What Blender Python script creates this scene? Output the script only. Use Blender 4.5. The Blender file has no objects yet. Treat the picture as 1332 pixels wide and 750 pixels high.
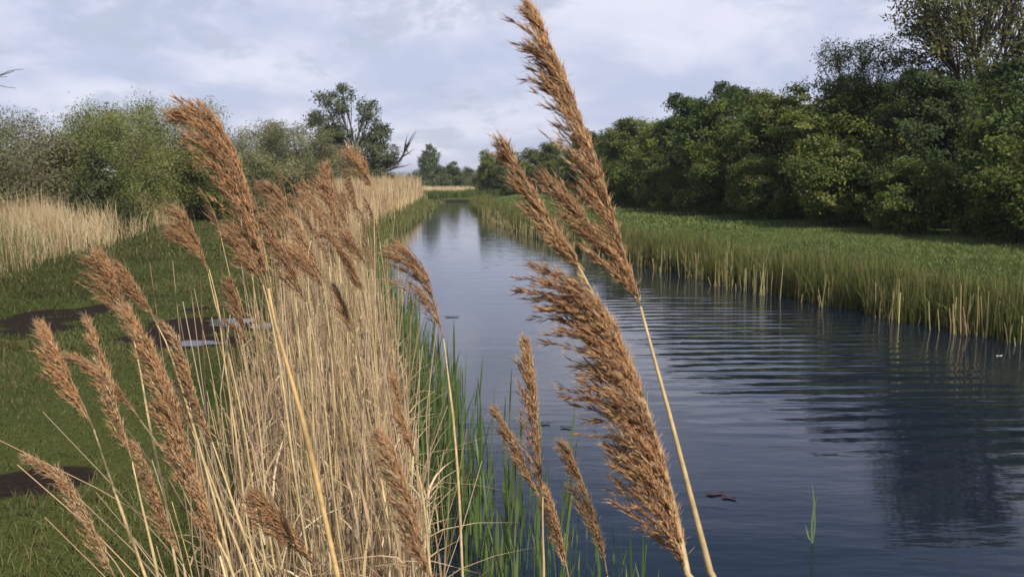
import bpy, math
import numpy as np
from mathutils import Vector

# ------------------------------------------------------------------ camera, world, sun, exposure
sc = bpy.context.scene
COL = sc.collection
CAM_H = 2.0                      # metres above the water of the canal
PITCH = math.radians(6.4)
FPX = 1250.0                     # focal length in pixels of the 1332 px wide photograph
cam_d = bpy.data.cameras.new('camera')
cam_d.sensor_width = 36.0
cam_d.lens = 36.0 * FPX / 1332.0
cam_d.clip_start = 0.05
cam_d.clip_end = 6000
cam_d.dof.use_dof = True
cam_d.dof.focus_distance = 2.2
cam_d.dof.aperture_fstop = 16.0
cam = bpy.data.objects.new('camera', cam_d)
cam.location = (0, 0, CAM_H)
cam.rotation_euler = (math.pi / 2 - PITCH, 0, 0)
COL.objects.link(cam)
sc.camera = cam

SUN_EL, SUN_AZ = math.radians(45), math.atan2(0.50, -0.86)   # azimuth measured from +Y towards +X
sun_dir = Vector((math.sin(SUN_AZ) * math.cos(SUN_EL), math.cos(SUN_AZ) * math.cos(SUN_EL), math.sin(SUN_EL)))
sun_d = bpy.data.lights.new('sun', 'SUN')
sun_d.energy = 3.5
sun_d.angle = math.radians(2.0)
sun_d.color = (1.0, 0.93, 0.82)
sun = bpy.data.objects.new('sun', sun_d)
sun.rotation_euler = (-sun_dir).to_track_quat('-Z', 'Y').to_euler()
COL.objects.link(sun)

sc.view_settings.view_transform = 'Standard'
sc.view_settings.look = 'None'
sc.view_settings.gamma = 1.0
sc.view_settings.exposure = 0.38
sc.cycles.max_bounces = 6
sc.cycles.diffuse_bounces = 3
sc.cycles.glossy_bounces = 3
sc.cycles.transmission_bounces = 4
sc.cycles.transparent_max_bounces = 4
sc.cycles.use_denoising = True
sc.render.film_transparent = False

world = bpy.data.worlds.new('World')
sc.world = world
world.use_nodes = True
wt = world.node_tree
wt.nodes.clear()
def wn(t, **k):
    n = wt.nodes.new(t)
    for a, b in k.items(): setattr(n, a, b)
    return n
def wl(a, b): wt.links.new(a, b)
sky = wn('ShaderNodeTexSky', sky_type='NISHITA', sun_disc=False)
sky.sun_elevation = SUN_EL
sky.sun_rotation = SUN_AZ
sky.air_density = 1.0
sky.dust_density = 1.2
sky.ozone_density = 1.5
bg_sky = wn('ShaderNodeBackground'); bg_sky.inputs['Strength'].default_value = 0.085
wl(sky.outputs[0], bg_sky.inputs['Color'])
tc = wn('ShaderNodeTexCoord')
sep = wn('ShaderNodeSeparateXYZ'); wl(tc.outputs['Generated'], sep.inputs[0])
def wmath(op, a, b=None, clamp=False):
    n = wn('ShaderNodeMath', operation=op, use_clamp=clamp)
    for i, v in enumerate((a, b)):
        if v is None: continue
        if hasattr(v, 'links'): wl(v, n.inputs[i])
        else: n.inputs[i].default_value = v
    return n.outputs[0]
zc = wmath('MAXIMUM', sep.outputs[2], 0.0)
den = wmath('ADD', zc, 0.34)                     # a flat layer of cloud seen in perspective
cu = wmath('DIVIDE', sep.outputs[0], den)
cv = wmath('DIVIDE', sep.outputs[1], den)
comb = wn('ShaderNodeCombineXYZ'); wl(cu, comb.inputs[0]); wl(cv, comb.inputs[1]); comb.inputs[2].default_value = 3.7
def wnoise(scale, detail, rough, off, dist=0.0):
    m = wn('ShaderNodeVectorMath', operation='ADD'); wl(comb.outputs[0], m.inputs[0]); m.inputs[1].default_value = off
    n = wn('ShaderNodeTexNoise'); n.inputs['Scale'].default_value = scale; n.inputs['Detail'].default_value = detail
    n.inputs['Roughness'].default_value = rough; n.inputs['Distortion'].default_value = dist
    wl(m.outputs[0], n.inputs['Vector']); return n.outputs[0]
def wramp(v, a, b):
    n = wn('ShaderNodeMapRange', interpolation_type='SMOOTHSTEP'); wl(v, n.inputs[0])
    n.inputs[1].default_value = a; n.inputs[2].default_value = b; return n.outputs[0]
n_big = wnoise(0.55, 7, 0.56, (1.3, 0.4, 0), 0.3)
n_mid = wnoise(2.6, 6, 0.55, (4.1, 7.2, 2), 0.2)
cover = wramp(n_big, 0.45, 0.74)                 # broken high layer
low = wramp(sep.outputs[2], 0.40, 0.23)          # the layer closes up where it is seen edge-on
cover = wmath('MAXIMUM', wmath('MULTIPLY', cover, 0.9), wmath('MULTIPLY', low, 0.88), True)
shade = wramp(n_mid, 0.36, 0.66)
cmix = wn('ShaderNodeMix', data_type='RGBA'); wl(shade, cmix.inputs[0])
cmix.inputs[6].default_value = (0.44, 0.475, 0.64, 1)
cmix.inputs[7].default_value = (0.67, 0.665, 0.775, 1)
puff = wramp(wnoise(3.6, 6, 0.6, (9.1, 2.2, 5), 0.3), 0.50, 0.62)
cmix2 = wn('ShaderNodeMix', data_type='RGBA'); wl(wmath('MULTIPLY', puff, 0.75), cmix2.inputs[0])
wl(cmix.outputs[2], cmix2.inputs[6]); cmix2.inputs[7].default_value = (0.40, 0.44, 0.56, 1)
bg_cl = wn('ShaderNodeBackground'); wl(cmix2.outputs[2], bg_cl.inputs['Color']); bg_cl.inputs['Strength'].default_value = 1.0
mixs = wn('ShaderNodeMixShader'); wl(cover, mixs.inputs[0]); wl(bg_sky.outputs[0], mixs.inputs[1]); wl(bg_cl.outputs[0], mixs.inputs[2])
wo = wn('ShaderNodeOutputWorld'); wl(mixs.outputs[0], wo.inputs['Surface'])

# ------------------------------------------------------------------ helpers
RNG = np.random.default_rng(7)
CP, SP = math.cos(PITCH), math.sin(PITCH)
def ray(px, py):
    a, b = (px - 666.0) / FPX, (375.0 - py) / FPX
    return np.array((a, CP + b * SP, -SP + b * CP))
def at(px, py, depth):                            # a point at a distance from the camera
    return np.array((0, 0, CAM_H)) + ray(px, py) * depth
def on_level(px, py, z=0.0):                      # a point on a level surface
    r = ray(px, py); return np.array((0, 0, CAM_H)) + r * ((z - CAM_H) / r[2])

def tag(o, label=None, cat=None, group=None, kind=None):
    if label: o['label'] = label
    if cat: o['category'] = cat
    if group: o['group'] = group
    if kind: o['kind'] = kind
    return o
def link(name, data, parent=None, loc=None):
    o = bpy.data.objects.new(name, data); COL.objects.link(o)
    if parent: o.parent = parent
    if loc is not None: o.location = [float(c) for c in loc]
    return o
def empty(name, loc=(0, 0, 0)):
    o = link(name, None, None, loc); o.empty_display_size = 0.1; return o
def np_mesh(name, V, faces_list, mat, col=None, smooth=False):
    """V (n,3); faces_list: list of int arrays (m,k); col (n,3) point colours."""
    V = np.asarray(V, dtype=np.float32)
    me = bpy.data.meshes.new(name)
    me.vertices.add(len(V)); me.vertices.foreach_set('co', V.ravel())
    loops = np.concatenate([f.ravel() for f in faces_list]).astype(np.int32)
    sizes = np.concatenate([np.full(len(f), f.shape[1], np.int32) for f in faces_list])
    starts = np.concatenate(([0], np.cumsum(sizes)[:-1])).astype(np.int32)
    me.loops.add(len(loops)); me.loops.foreach_set('vertex_index', loops)
    me.polygons.add(len(sizes)); me.polygons.foreach_set('loop_start', starts); me.polygons.foreach_set('loop_total', sizes)
    if smooth: me.polygons.foreach_set('use_smooth', np.ones(len(sizes), bool))
    if col is not None:
        a = me.attributes.new('Col', 'FLOAT_COLOR', 'POINT')
        c = np.ones((len(V), 4), np.float32); c[:, :3] = col
        a.data.foreach_set('color', c.ravel())
    me.update(calc_edges=True); me.validate()
    if mat: me.materials.append(mat)
    return me
class Acc:
    """collects vertex/face/colour arrays for one mesh"""
    def __init__(s): s.V, s.F, s.C, s.n = [], [], [], 0
    def add(s, V, faces, C):
        V = np.asarray(V, float).reshape(-1, 3)
        C = np.asarray(C, float)
        if C.ndim == 1: C = np.tile(C, (len(V), 1))
        s.V.append(V); s.C.append(C)
        for f in faces: s.F.append(np.asarray(f) + s.n)
        s.n += len(V)
    def mesh(s, name, mat, smooth=False):
        return np_mesh(name, np.concatenate(s.V), s.F, mat, np.concatenate(s.C), smooth)
def unit(v):
    v = np.asarray(v, float); return v / np.maximum(np.linalg.norm(v, axis=-1, keepdims=True), 1e-9)
def vary(base, n, amt=0.2, hue=0.06, rng=RNG):
    base = np.asarray(base, float)
    return np.clip(base * (1 + rng.normal(0, amt, (n, 1))) * (1 + rng.normal(0, hue, (n, 3))), 0.004, 0.95)
def pick(cols, n, rng=RNG, p=None):
    return np.asarray(cols, float)[rng.choice(len(cols), n, p=p)]

def add_blades(acc, base, h, bend, width, col, segs=3, face=None, tipcol=None):
    """curved tapering strips; base (n,3), h (n,), bend (n,2) sideways travel of the tip, width (n,), col (n,3)"""
    n = len(base)
    if n == 0: return
    ang = RNG.uniform(0, math.pi, n) if face is None else face
    side = np.stack((np.cos(ang), np.sin(ang), np.zeros(n)), 1)
    V = np.zeros((n, 2 * segs + 1, 3)); C = np.zeros((n, 2 * segs + 1, 3))
    tc_ = col if tipcol is None else tipcol
    for k in range(segs + 1):
        t = k / segs
        p = base.copy()
        drop = np.minimum(np.linalg.norm(bend, axis=1) / np.maximum(h, 1e-3), 1.2)
        p[:, 2] += h * (t - 0.35 * drop * t ** 2.5)
        p[:, :2] += bend * (t ** 1.8)[..., None] if np.ndim(t) else bend * t ** 1.8
        w = width * (0.75 + 0.5 * t) * (1 - t ** 2)
        cc = col * (1 - t) + tc_ * t
        if k < segs:
            V[:, 2 * k] = p - side * w[:, None] / 2; V[:, 2 * k + 1] = p + side * w[:, None] / 2
            C[:, 2 * k] = cc; C[:, 2 * k + 1] = cc
        else:
            V[:, 2 * segs] = p; C[:, 2 * segs] = cc
    m = 2 * segs + 1
    o = (np.arange(n) * m)[:, None]
    F = []
    for k in range(segs - 1):
        F.append(o + np.array([2 * k, 2 * k + 1, 2 * k + 3, 2 * k + 2]))
    F.append(o + np.array([2 * segs - 2, 2 * segs - 1, 2 * segs]))
    acc.add(V.reshape(-1, 3), F, C.reshape(-1, 3))

def add_tube(acc, path, radii, col, sides=6):
    path = np.asarray(path, float); n = len(path)
    radii = np.broadcast_to(np.asarray(radii, float), (n,))
    T = unit(np.gradient(path, axis=0))
    ref = np.array((0.31, 0.77, 0.13)); ref = np.where(np.abs(T @ unit(ref))[:, None] > 0.95, np.array((1.0, 0, 0)), ref)
    A = unit(np.cross(T, ref)); B = np.cross(T, A)
    th = np.linspace(0, 2 * math.pi, sides, endpoint=False)
    ring = A[:, None] * np.cos(th)[None, :, None] + B[:, None] * np.sin(th)[None, :, None]
    V = path[:, None] + ring * radii[:, None, None]
    i = np.arange(n - 1)[:, None] * sides; j = np.arange(sides)[None]
    jn = (j + 1) % sides
    F = np.stack((i + j, i + jn, i + sides + jn, i + sides + j), -1).reshape(-1, 4)
    col = np.asarray(col, float)
    C = np.repeat(np.broadcast_to(col, (n, 3)), sides, 0)
    acc.add(V.reshape(-1, 3), [F, np.arange(sides)[None, ::-1], (n - 1) * sides + np.arange(sides)[None]], C)

def add_tubes_batch(acc, P, R, C, sides=3):
    """many alike tubes at once: P (n,k,3), R (n,k), C (n,3)"""
    n, k, _ = P.shape
    if n == 0: return
    T = unit(np.gradient(P, axis=1))
    A = unit(np.cross(T, np.array((0.9, 0.35, 0.02)))); B = np.cross(T, A)
    th = np.linspace(0, 2 * math.pi, sides, endpoint=False)
    ring = A[:, :, None] * np.cos(th)[None, None, :, None] + B[:, :, None] * np.sin(th)[None, None, :, None]
    V = P[:, :, None] + ring * R[:, :, None, None]
    i = (np.arange(n)[:, None, None] * k + np.arange(k - 1)[None, :, None]) * sides
    j = np.arange(sides)[None, None]; jn = (j + 1) % sides
    F = np.stack((i + j, i + jn, i + sides + jn, i + sides + j), -1).reshape(-1, 4)
    acc.add(V.reshape(-1, 3), [F], np.repeat(C, k * sides, 0))

def add_spikelets(acc, P, D, L, W, C, sides=4):
    """slender pointed husks: centre-base P (n,3), direction D, length L, width W"""
    n = len(P)
    if n == 0: return
    D = unit(D); A = unit(np.cross(D, np.array((0.23, 0.41, 0.88)))); B = np.cross(D, A)
    th = np.linspace(0, 2 * math.pi, sides, endpoint=False)
    ring = A[:, None] * np.cos(th)[None, :, None] + B[:, None] * np.sin(th)[None, :, None]
    mid = P + D * (L * 0.36)[:, None]
    V = np.concatenate((P[:, None], mid[:, None] + ring * (W / 2)[:, None, None], (P + D * L[:, None])[:, None]), 1)
    m = sides + 2; o = (np.arange(n) * m)[:, None]
    F = []
    for s in range(sides):
        s2 = (s + 1) % sides
        F.append(o + np.array([0, 1 + s2, 1 + s])); F.append(o + np.array([m - 1, 1 + s, 1 + s2]))
    acc.add(V.reshape(-1, 3), F, np.repeat(C, m, 0))

def add_leaves(acc, P, N, L, W, C, along=None, rng=RNG):
    """kite-shaped leaves"""
    n = len(P)
    N = unit(N)
    r = unit(rng.normal(0, 1, (n, 3))) if along is None else along
    U = unit(r - N * np.sum(r * N, 1, keepdims=True)); S = np.cross(N, U)
    V = np.stack((P, P + U * (L * .45)[:, None] + S * (W / 2)[:, None], P + U * L[:, None] - N * (L * .15)[:, None],
                  P + U * (L * .45)[:, None] - S * (W / 2)[:, None]), 1)
    acc.add(V.reshape(-1, 3), [(np.arange(n) * 4)[:, None] + np.arange(4)], np.repeat(C, 4, 0))

def smooth_path(pts, n):
    """Catmull-Rom through the points, evenly sampled"""
    p = np.asarray(pts, float)
    if len(p) == 2:
        t = np.linspace(0, 1, n)[:, None]; return p[0] * (1 - t) + p[1] * t
    q = np.vstack((2 * p[0] - p[1], p, 2 * p[-1] - p[-2]))
    out = []
    for i in range(1, len(q) - 2):
        t = np.linspace(0, 1, 24, endpoint=(i == len(q) - 3))[:, None]
        a, b, c, d = q[i - 1], q[i], q[i + 1], q[i + 2]
        out.append(0.5 * (2 * b + (c - a) * t + (2 * a - 5 * b + 4 * c - d) * t ** 2 + (3 * b - a - 3 * c + d) * t ** 3))
    out = np.vstack(out)
    s = np.concatenate(([0], np.cumsum(np.linalg.norm(np.diff(out, axis=0), axis=1))))
    u = np.linspace(0, s[-1], n)
    return np.stack([np.interp(u, s, out[:, k]) for k in range(3)], 1)

def copy_thing(root, loc, rz=0.0, scale=1.0, tilt=(0, 0), label=None, group=None):
    r = root.copy(); COL.objects.link(r); r.location = [float(c) for c in loc]
    r.rotation_euler = (tilt[0], tilt[1], rz)
    r.scale = scale if np.ndim(scale) else (scale, scale, scale)
    if label: r['label'] = label
    if group: r['group'] = group
    for ch in root.children:
        c = ch.copy(); COL.objects.link(c); c.parent = r
        for g in ch.children:
            d = g.copy(); COL.objects.link(d); d.parent = c
    return r

# ------------------------------------------------------------------ materials
def plant_mat(name, rough=0.6, translucent=0.3, spec=0.25, grain=0.0, grain_scale=60):
    m = bpy.data.materials.new(name); m.use_nodes = True
    nt = m.node_tree; nt.nodes.clear()
    out = nt.nodes.new('ShaderNodeOutputMaterial')
    at_ = nt.nodes.new('ShaderNodeAttribute'); at_.attribute_name = 'Col'
    c = at_.outputs['Color']
    oi = nt.nodes.new('ShaderNodeObjectInfo')
    hv = nt.nodes.new('ShaderNodeHueSaturation'); nt.links.new(c, hv.inputs['Color'])
    mr = nt.nodes.new('ShaderNodeMapRange'); nt.links.new(oi.outputs['Random'], mr.inputs[0])
    mr.inputs[3].default_value = 0.88; mr.inputs[4].default_value = 1.14
    nt.links.new(mr.outputs[0], hv.inputs['Value']); c = hv.outputs['Color']
    if grain:
        geo = nt.nodes.new('ShaderNodeNewGeometry')
        nz = nt.nodes.new('ShaderNodeTexNoise'); nz.inputs['Scale'].default_value = grain_scale; nz.inputs['Detail'].default_value = 4
        nt.links.new(geo.outputs['Position'], nz.inputs['Vector'])
        mr2 = nt.nodes.new('ShaderNodeMapRange'); nt.links.new(nz.outputs[0], mr2.inputs[0])
        mr2.inputs[1].default_value = 0.3; mr2.inputs[2].default_value = 0.7
        mr2.inputs[3].default_value = 1 - grain; mr2.inputs[4].default_value = 1 + grain
        h2 = nt.nodes.new('ShaderNodeHueSaturation'); nt.links.new(c, h2.inputs['Color']); nt.links.new(mr2.outputs[0], h2.inputs['Value'])
        c = h2.outputs['Color']
    bs = nt.nodes.new('ShaderNodeBsdfPrincipled'); nt.links.new(c, bs.inputs['Base Color'])
    bs.inputs['Roughness'].default_value = rough; bs.inputs['Specular IOR Level'].default_value = spec
    if translucent > 0:
        tr = nt.nodes.new('ShaderNodeBsdfTranslucent'); nt.links.new(c, tr.inputs['Color'])
        mx = nt.nodes.new('ShaderNodeMixShader'); mx.inputs[0].default_value = translucent
        nt.links.new(bs.outputs[0], mx.inputs[1]); nt.links.new(tr.outputs[0], mx.inputs[2])
        nt.links.new(mx.outputs[0], out.inputs['Surface'])
    else:
        nt.links.new(bs.outputs[0], out.inputs['Surface'])
    return m
M_LEAF = plant_mat('tree_leaf', 0.6, 0.36, 0.15)
M_BARK = plant_mat('bark', 0.9, 0.0, 0.1, 0.35, 18)
M_GRASS = plant_mat('grass_blade', 0.6, 0.3, 0.2)
M_DRY = plant_mat('dry_blade', 0.7, 0.25, 0.2)
M_STEM = plant_mat('reed_stem', 0.5, 0.0, 0.35, 0.22, 90)
M_HUSK = plant_mat('seed_husk', 0.55, 0.38, 0.3)
M_SHOOT = plant_mat('green_shoot', 0.45, 0.35, 0.4)

def sdist_nodes(nt, pos, cx, cy, rx, ry):
    """normalised distance of the shading point from an ellipse centre in the ground plane"""
    s = nt.nodes.new('ShaderNodeVectorMath'); s.operation = 'SUBTRACT'; nt.links.new(pos, s.inputs[0]); s.inputs[1].default_value = (cx, cy, 0)
    d = nt.nodes.new('ShaderNodeVectorMath'); d.operation = 'MULTIPLY'; nt.links.new(s.outputs[0], d.inputs[0]); d.inputs[1].default_value = (1 / rx, 1 / ry, 0)
    l = nt.nodes.new('ShaderNodeVectorMath'); l.operation = 'LENGTH'; nt.links.new(d.outputs[0], l.inputs[0])
    return l.outputs['Value']
def mnode(nt, op, a, b=None, clamp=False):
    n = nt.nodes.new('ShaderNodeMath'); n.operation = op; n.use_clamp = clamp
    for i, v in enumerate((a, b)):
        if v is None: continue
        if hasattr(v, 'links'): nt.links.new(v, n.inputs[i])
        else: n.inputs[i].default_value = v
    return n.outputs[0]
def ramp(nt, v, a, b, lo=0.0, hi=1.0):
    n = nt.nodes.new('ShaderNodeMapRange'); n.interpolation_type = 'SMOOTHSTEP'; nt.links.new(v, n.inputs[0])
    n.inputs[1].default_value = a; n.inputs[2].default_value = b; n.inputs[3].default_value = lo; n.inputs[4].default_value = hi
    return n.outputs[0]
def noise(nt, pos, scale, detail=4, rough=0.5, stretch=None, dist=0.0):
    v = pos
    if stretch:
        s = nt.nodes.new('ShaderNodeVectorMath'); s.operation = 'MULTIPLY'; nt.links.new(pos, s.inputs[0]); s.inputs[1].default_value = stretch; v = s.outputs[0]
    n = nt.nodes.new('ShaderNodeTexNoise'); n.inputs['Scale'].default_value = scale; n.inputs['Detail'].default_value = detail
    n.inputs['Roughness'].default_value = rough; n.inputs['Distortion'].default_value = dist; nt.links.new(v, n.inputs['Vector'])
    return n.outputs[0]
def mixc(nt, f, a, b):
    n = nt.nodes.new('ShaderNodeMix'); n.data_type = 'RGBA'
    if hasattr(f, 'links'): nt.links.new(f, n.inputs[0])
    else: n.inputs[0].default_value = f
    for i, v in ((6, a), (7, b)):
        if hasattr(v, 'links'): nt.links.new(v, n.inputs[i])
        else: n.inputs[i].default_value = (*v, 1)
    return n.outputs[2]

# ------------------------------------------------------------------ the canal and the ground
LEFT = np.array([(2.2, -30), (1.4, -8), (.5, 0), (.08, 2.4), (-.28, 4.6), (-.95, 8), (-1.75, 12.5), (-2.8, 18), (-3.9, 25), (-4.8, 37), (-5.3, 50),
                 (-6.4, 68), (-7.3, 82), (-9.0, 87), (-14, 90), (-90, 93)], float)
RIGHT = np.array([(-90, 99), (-20, 95.5), (-8, 93), (-3.2, 92.4), (-1.6, 91), (-2.0, 87), (-3.05, 82), (-2.9, 72), (-1.4, 55), (.35, 39), (1.9, 30), (3.2, 23.5), (4.6, 17.5),
                  (6.4, 12), (8.2, 7.5), (10.5, 2), (13, -6), (16, -30)], float)
POLY = np.vstack((LEFT, RIGHT))
def canal_sd(X, Y):
    """signed distance to the water's edge, negative in the canal"""
    X = np.asarray(X, float); Y = np.asarray(Y, float)
    d = np.full(X.shape, 1e9); inside = np.zeros(X.shape, bool)
    for i in range(len(POLY)):
        a, b = POLY[i], POLY[(i + 1) % len(POLY)]
        e = b - a
        t = np.clip(((X - a[0]) * e[0] + (Y - a[1]) * e[1]) / (e @ e), 0, 1)
        d = np.minimum(d, np.hypot(X - a[0] - t * e[0], Y - a[1] - t * e[1]))
        if a[1] != b[1]:
            c = ((a[1] > Y) != (b[1] > Y)) & (X < e[0] * (Y - a[1]) / e[1] + a[0])
            inside ^= c
    return np.where(inside, -d, d)
def left_x(y): return np.interp(y, LEFT[:13, 1], LEFT[:13, 0])
RO = RIGHT[::-1]
def right_x(y): return np.interp(y, RO[:13, 1], RO[:13, 0])
_ph = RNG.uniform(0, 6.28, (14, 2)); _fr = RNG.normal(0, 1, (14, 2)) * np.geomspace(.25, 3.2, 14)[:, None]
def bumps(X, Y):
    z = np.zeros(np.shape(X))
    for (p, q), (a, b) in zip(_ph, _fr):
        z = z + np.sin(X * a + Y * b + p) / (1 + 2.2 * math.hypot(a, b))
    return z
PUDDLES = [(-3.35, 11.3, .28, .34, .2), (-3.25, 9.8, .24, .18, .35), (-4.0, 8.75, .20, .08, 0.1), (-2.75, 11.0, .26, .28, 0.0)]
MUD = [(-6.5, 11.8, 2.2, 1.5), (-3.3, 11.2, .75, .42), (-3.2, 9.75, .6, .25), (-2.62, 4.9, .20, .20), (-4.2, 11.6, 1.0, .35)]
def mud_mask(X, Y):
    X = np.asarray(X, float); Y = np.asarray(Y, float); m = np.zeros(X.shape)
    wob = .55 * bumps(X * 2.6, Y * 2.6) + .25 * bumps(X * 7.1 + 3, Y * 7.1)
    for (cx, cy, rx, ry) in MUD:
        d = np.sqrt(((X - cx) / rx) ** 2 + ((Y - cy) / ry) ** 2) + wob
        t = np.clip((.98 - d) / .45, 0, 1); m = np.maximum(m, t * t * (3 - 2 * t))
    return m
def ground_z(X, Y):
    X = np.asarray(X, float); Y = np.asarray(Y, float)
    s = canal_sd(X, Y)
    onright = X > (left_x(Y) + right_x(Y)) / 2
    top = np.where(onright, 0.30 + 0.42 * np.clip((s - .5) / 2.6, 0, 1), 0.30 + .06 * np.clip(s / 2, 0, 1))
    far = np.clip((Y - 92) / 6, 0, 1) * (s > 0)
    top = top * (1 - far) + 0.38 * far
    near = np.exp(-np.maximum(Y - 20, 0) / 40)
    top = top + 0.05 * bumps(X, Y) * near * np.clip(s, 0, 1)
    for (cx, cy, rx, ry) in MUD[:3]:
        top = top - 0.06 * np.exp(-(((X - cx) / rx) ** 2 + ((Y - cy) / ry) ** 2))
    for (cx, cy, rx, ry, a) in PUDDLES:
        w_ = np.exp(-((X - cx) / (rx * 2)) ** 2 - ((Y - cy) / (ry + .6)) ** 2); top = top * (1 - w_) + (PZ + .006) * w_
        top = np.where(((X - cx) / (rx * 1.15)) ** 2 + ((Y - cy) / (ry * 1.25)) ** 2 < 1, np.minimum(top, PZ - .012), top)
    bank = np.clip((s + .25) / .5, 0, 1); bank = bank * bank * (3 - 2 * bank)
    return -0.7 + (top + .7) * bank
PZ = 0.335
def axis(marks):
    out = [marks[0][0]]
    for (a, st), (b, _) in zip(marks[:-1], marks[1:]):
        n = max(1, int(round((b - a) / st))); out += list(np.linspace(a, b, n + 1)[1:])
    return np.array(out)
gx = axis([(-700, 100), (-500, 60), (-80, 8), (-24, 1), (-9, .14), (3, .25), (13, 1), (30, 8), (90, 60), (500, 100), (700, 1)])
gy = axis([(-400, 60), (-40, 4), (-4, .3), (2.5, .14), (14, .25), (30, .6), (60, 1), (104, 8), (200, 60), (600, 100), (800, 1)])
GX, GY = np.meshgrid(gx, gy)
GZ = ground_z(GX, GY)
nx, ny = len(gx), len(gy)
i0 = (np.arange(ny - 1)[:, None] * nx + np.arange(nx - 1)[None]).ravel()
GF = np.stack((i0, i0 + 1, i0 + nx + 1, i0 + nx), 1)

def ground_mat():
    m = bpy.data.materials.new('turf_soil'); m.use_nodes = True; nt = m.node_tree
    bs = nt.nodes['Principled BSDF']
    geo = nt.nodes.new('ShaderNodeNewGeometry'); pos = geo.outputs['Position']
    n1 = noise(nt, pos, .55, 6, .6); n2 = noise(nt, pos, 5, 5, .65); n3 = noise(nt, pos, 38, 4, .7)
    g = mixc(nt, ramp(nt, n1, .35, .65), (.050, .072, .016), (.085, .100, .026))
    g = mixc(nt, mnode(nt, 'MULTIPLY', ramp(nt, n2, .48, .72), .55), g, (.10, .085, .035))
    g = mixc(nt, mnode(nt, 'MULTIPLY', ramp(nt, n3, .3, .8), .45), g, (.03, .04, .010))
    va = nt.nodes.new('ShaderNodeAttribute'); va.attribute_name = 'Col'
    mud = ramp(nt, mnode(nt, 'ADD', va.outputs['Fac'], mnode(nt, 'MULTIPLY', mnode(nt, 'SUBTRACT', n2, .5), .9)), .25, .7)
    mc = mixc(nt, ramp(nt, n3, .35, .7), (.016, .011, .008), (.040, .027, .019))
    g = mixc(nt, mud, g, mc)
    sp = nt.nodes.new('ShaderNodeSeparateXYZ'); nt.links.new(pos, sp.inputs[0])
    wet = ramp(nt, sp.outputs[2], .24, .10)
    g = mixc(nt, wet, g, (.025, .02, .014))
    nt.links.new(g, bs.inputs['Base Color'])
    r = mnode(nt, 'SUBTRACT', .95, mnode(nt, 'MULTIPLY', mud, .12)); nt.links.new(r, bs.inputs['Roughness'])
    bs.inputs['Specular IOR Level'].default_value = .08
    b = nt.nodes.new('ShaderNodeBump'); b.inputs['Strength'].default_value = .8; b.inputs['Distance'].default_value = .03
    nt.links.new(mnode(nt, 'ADD', n2, n3), b.inputs['Height']); nt.links.new(b.outputs[0], bs.inputs['Normal'])
    return m
ground = link('ground', np_mesh('ground', np.stack((GX, GY, GZ), -1).reshape(-1, 3), [GF], ground_mat(), np.repeat(mud_mask(GX, GY).reshape(-1, 1), 3, 1), True))
tag(ground, 'grassy canal banks and meadow with muddy patches', 'ground', kind='structure')

def water_mat():
    m = bpy.data.materials.new('canal_water'); m.use_nodes = True; nt = m.node_tree
    bs = nt.nodes['Principled BSDF']
    geo = nt.nodes.new('ShaderNodeNewGeometry'); pos = geo.outputs['Position']
    bs.inputs['Base Color'].default_value = (.009, .014, .027, 1)
    bs.inputs['Roughness'].default_value = .035
    bs.inputs['IOR'].default_value = 1.333
    bs.inputs['Specular IOR Level'].default_value = .5
    # a train of ripples running down the middle of the canal, calmer water round it
    wv = nt.nodes.new('ShaderNodeTexWave'); wv.wave_type = 'BANDS'; wv.bands_direction = 'Y'; wv.wave_profile = 'SIN'
    s = nt.nodes.new('ShaderNodeVectorMath'); s.operation = 'MULTIPLY'; nt.links.new(pos, s.inputs[0]); s.inputs[1].default_value = (1, 1, 1)
    rot = nt.nodes.new('ShaderNodeVectorRotate'); rot.rotation_type = 'Z_AXIS'; rot.inputs['Angle'].default_value = math.radians(-4)
    nt.links.new(s.outputs[0], rot.inputs[0]); nt.links.new(rot.outputs[0], wv.inputs['Vector'])
    wv.inputs['Scale'].default_value = .92; wv.inputs['Distortion'].default_value = 4.0; wv.inputs['Detail'].default_value = 3.0
    wv.inputs['Detail Scale'].default_value = .55; wv.inputs['Detail Roughness'].default_value = .6
    d = sdist_nodes(nt, pos, 3.3, 12.0, 2.1, 6.5)
    d = mnode(nt, 'ADD', d, mnode(nt, 'MULTIPLY', mnode(nt, 'SUBTRACT', noise(nt, pos, .5, 3, .5), .5), .8))
    mask = ramp(nt, d, 1.2, .45)
    h1 = mnode(nt, 'MULTIPLY', mnode(nt, 'MULTIPLY', mnode(nt, 'MULTIPLY', wv.outputs['Fac'], ramp(nt, noise(nt, pos, 1.1, 2, .5, (.6, 1.2, 1)), .3, .62, .35, 1.0)), mask), .0105)
    h1 = mnode(nt, 'ADD', mnode(nt, 'MULTIPLY', h1, .72), mnode(nt, 'MULTIPLY', mnode(nt, 'MULTIPLY', noise(nt, pos, 1.0, 3, .5, (.45, 2.7, 1), .3), mask), .015))
    h2 = mnode(nt, 'MULTIPLY', noise(nt, pos, 1.0, 3, .5, (.8, 2.2, 1), .2), .006)
    h3 = mnode(nt, 'MULTIPLY', noise(nt, pos, 1.0, 2, .5, (4.0, 11., 1)), .0012)
    h = mnode(nt, 'ADD', mnode(nt, 'ADD', h1, h2), h3)
    b = nt.nodes.new('ShaderNodeBump'); b.inputs['Strength'].default_value = 1; b.inputs['Distance'].default_value = 1.0
    nt.links.new(h, b.inputs['Height']); nt.links.new(b.outputs[0], bs.inputs['Normal'])
    return m
wv_ = np.array([(-95, -30, 0), (18, -30, 0), (18, 102, 0), (-95, 102, 0)], float)
water = link('water', np_mesh('water', wv_, [np.array([[0, 1, 2, 3]])], water_mat()))
tag(water, 'dark rippled canal water reflecting sky and trees', 'water', kind='structure')

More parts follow.
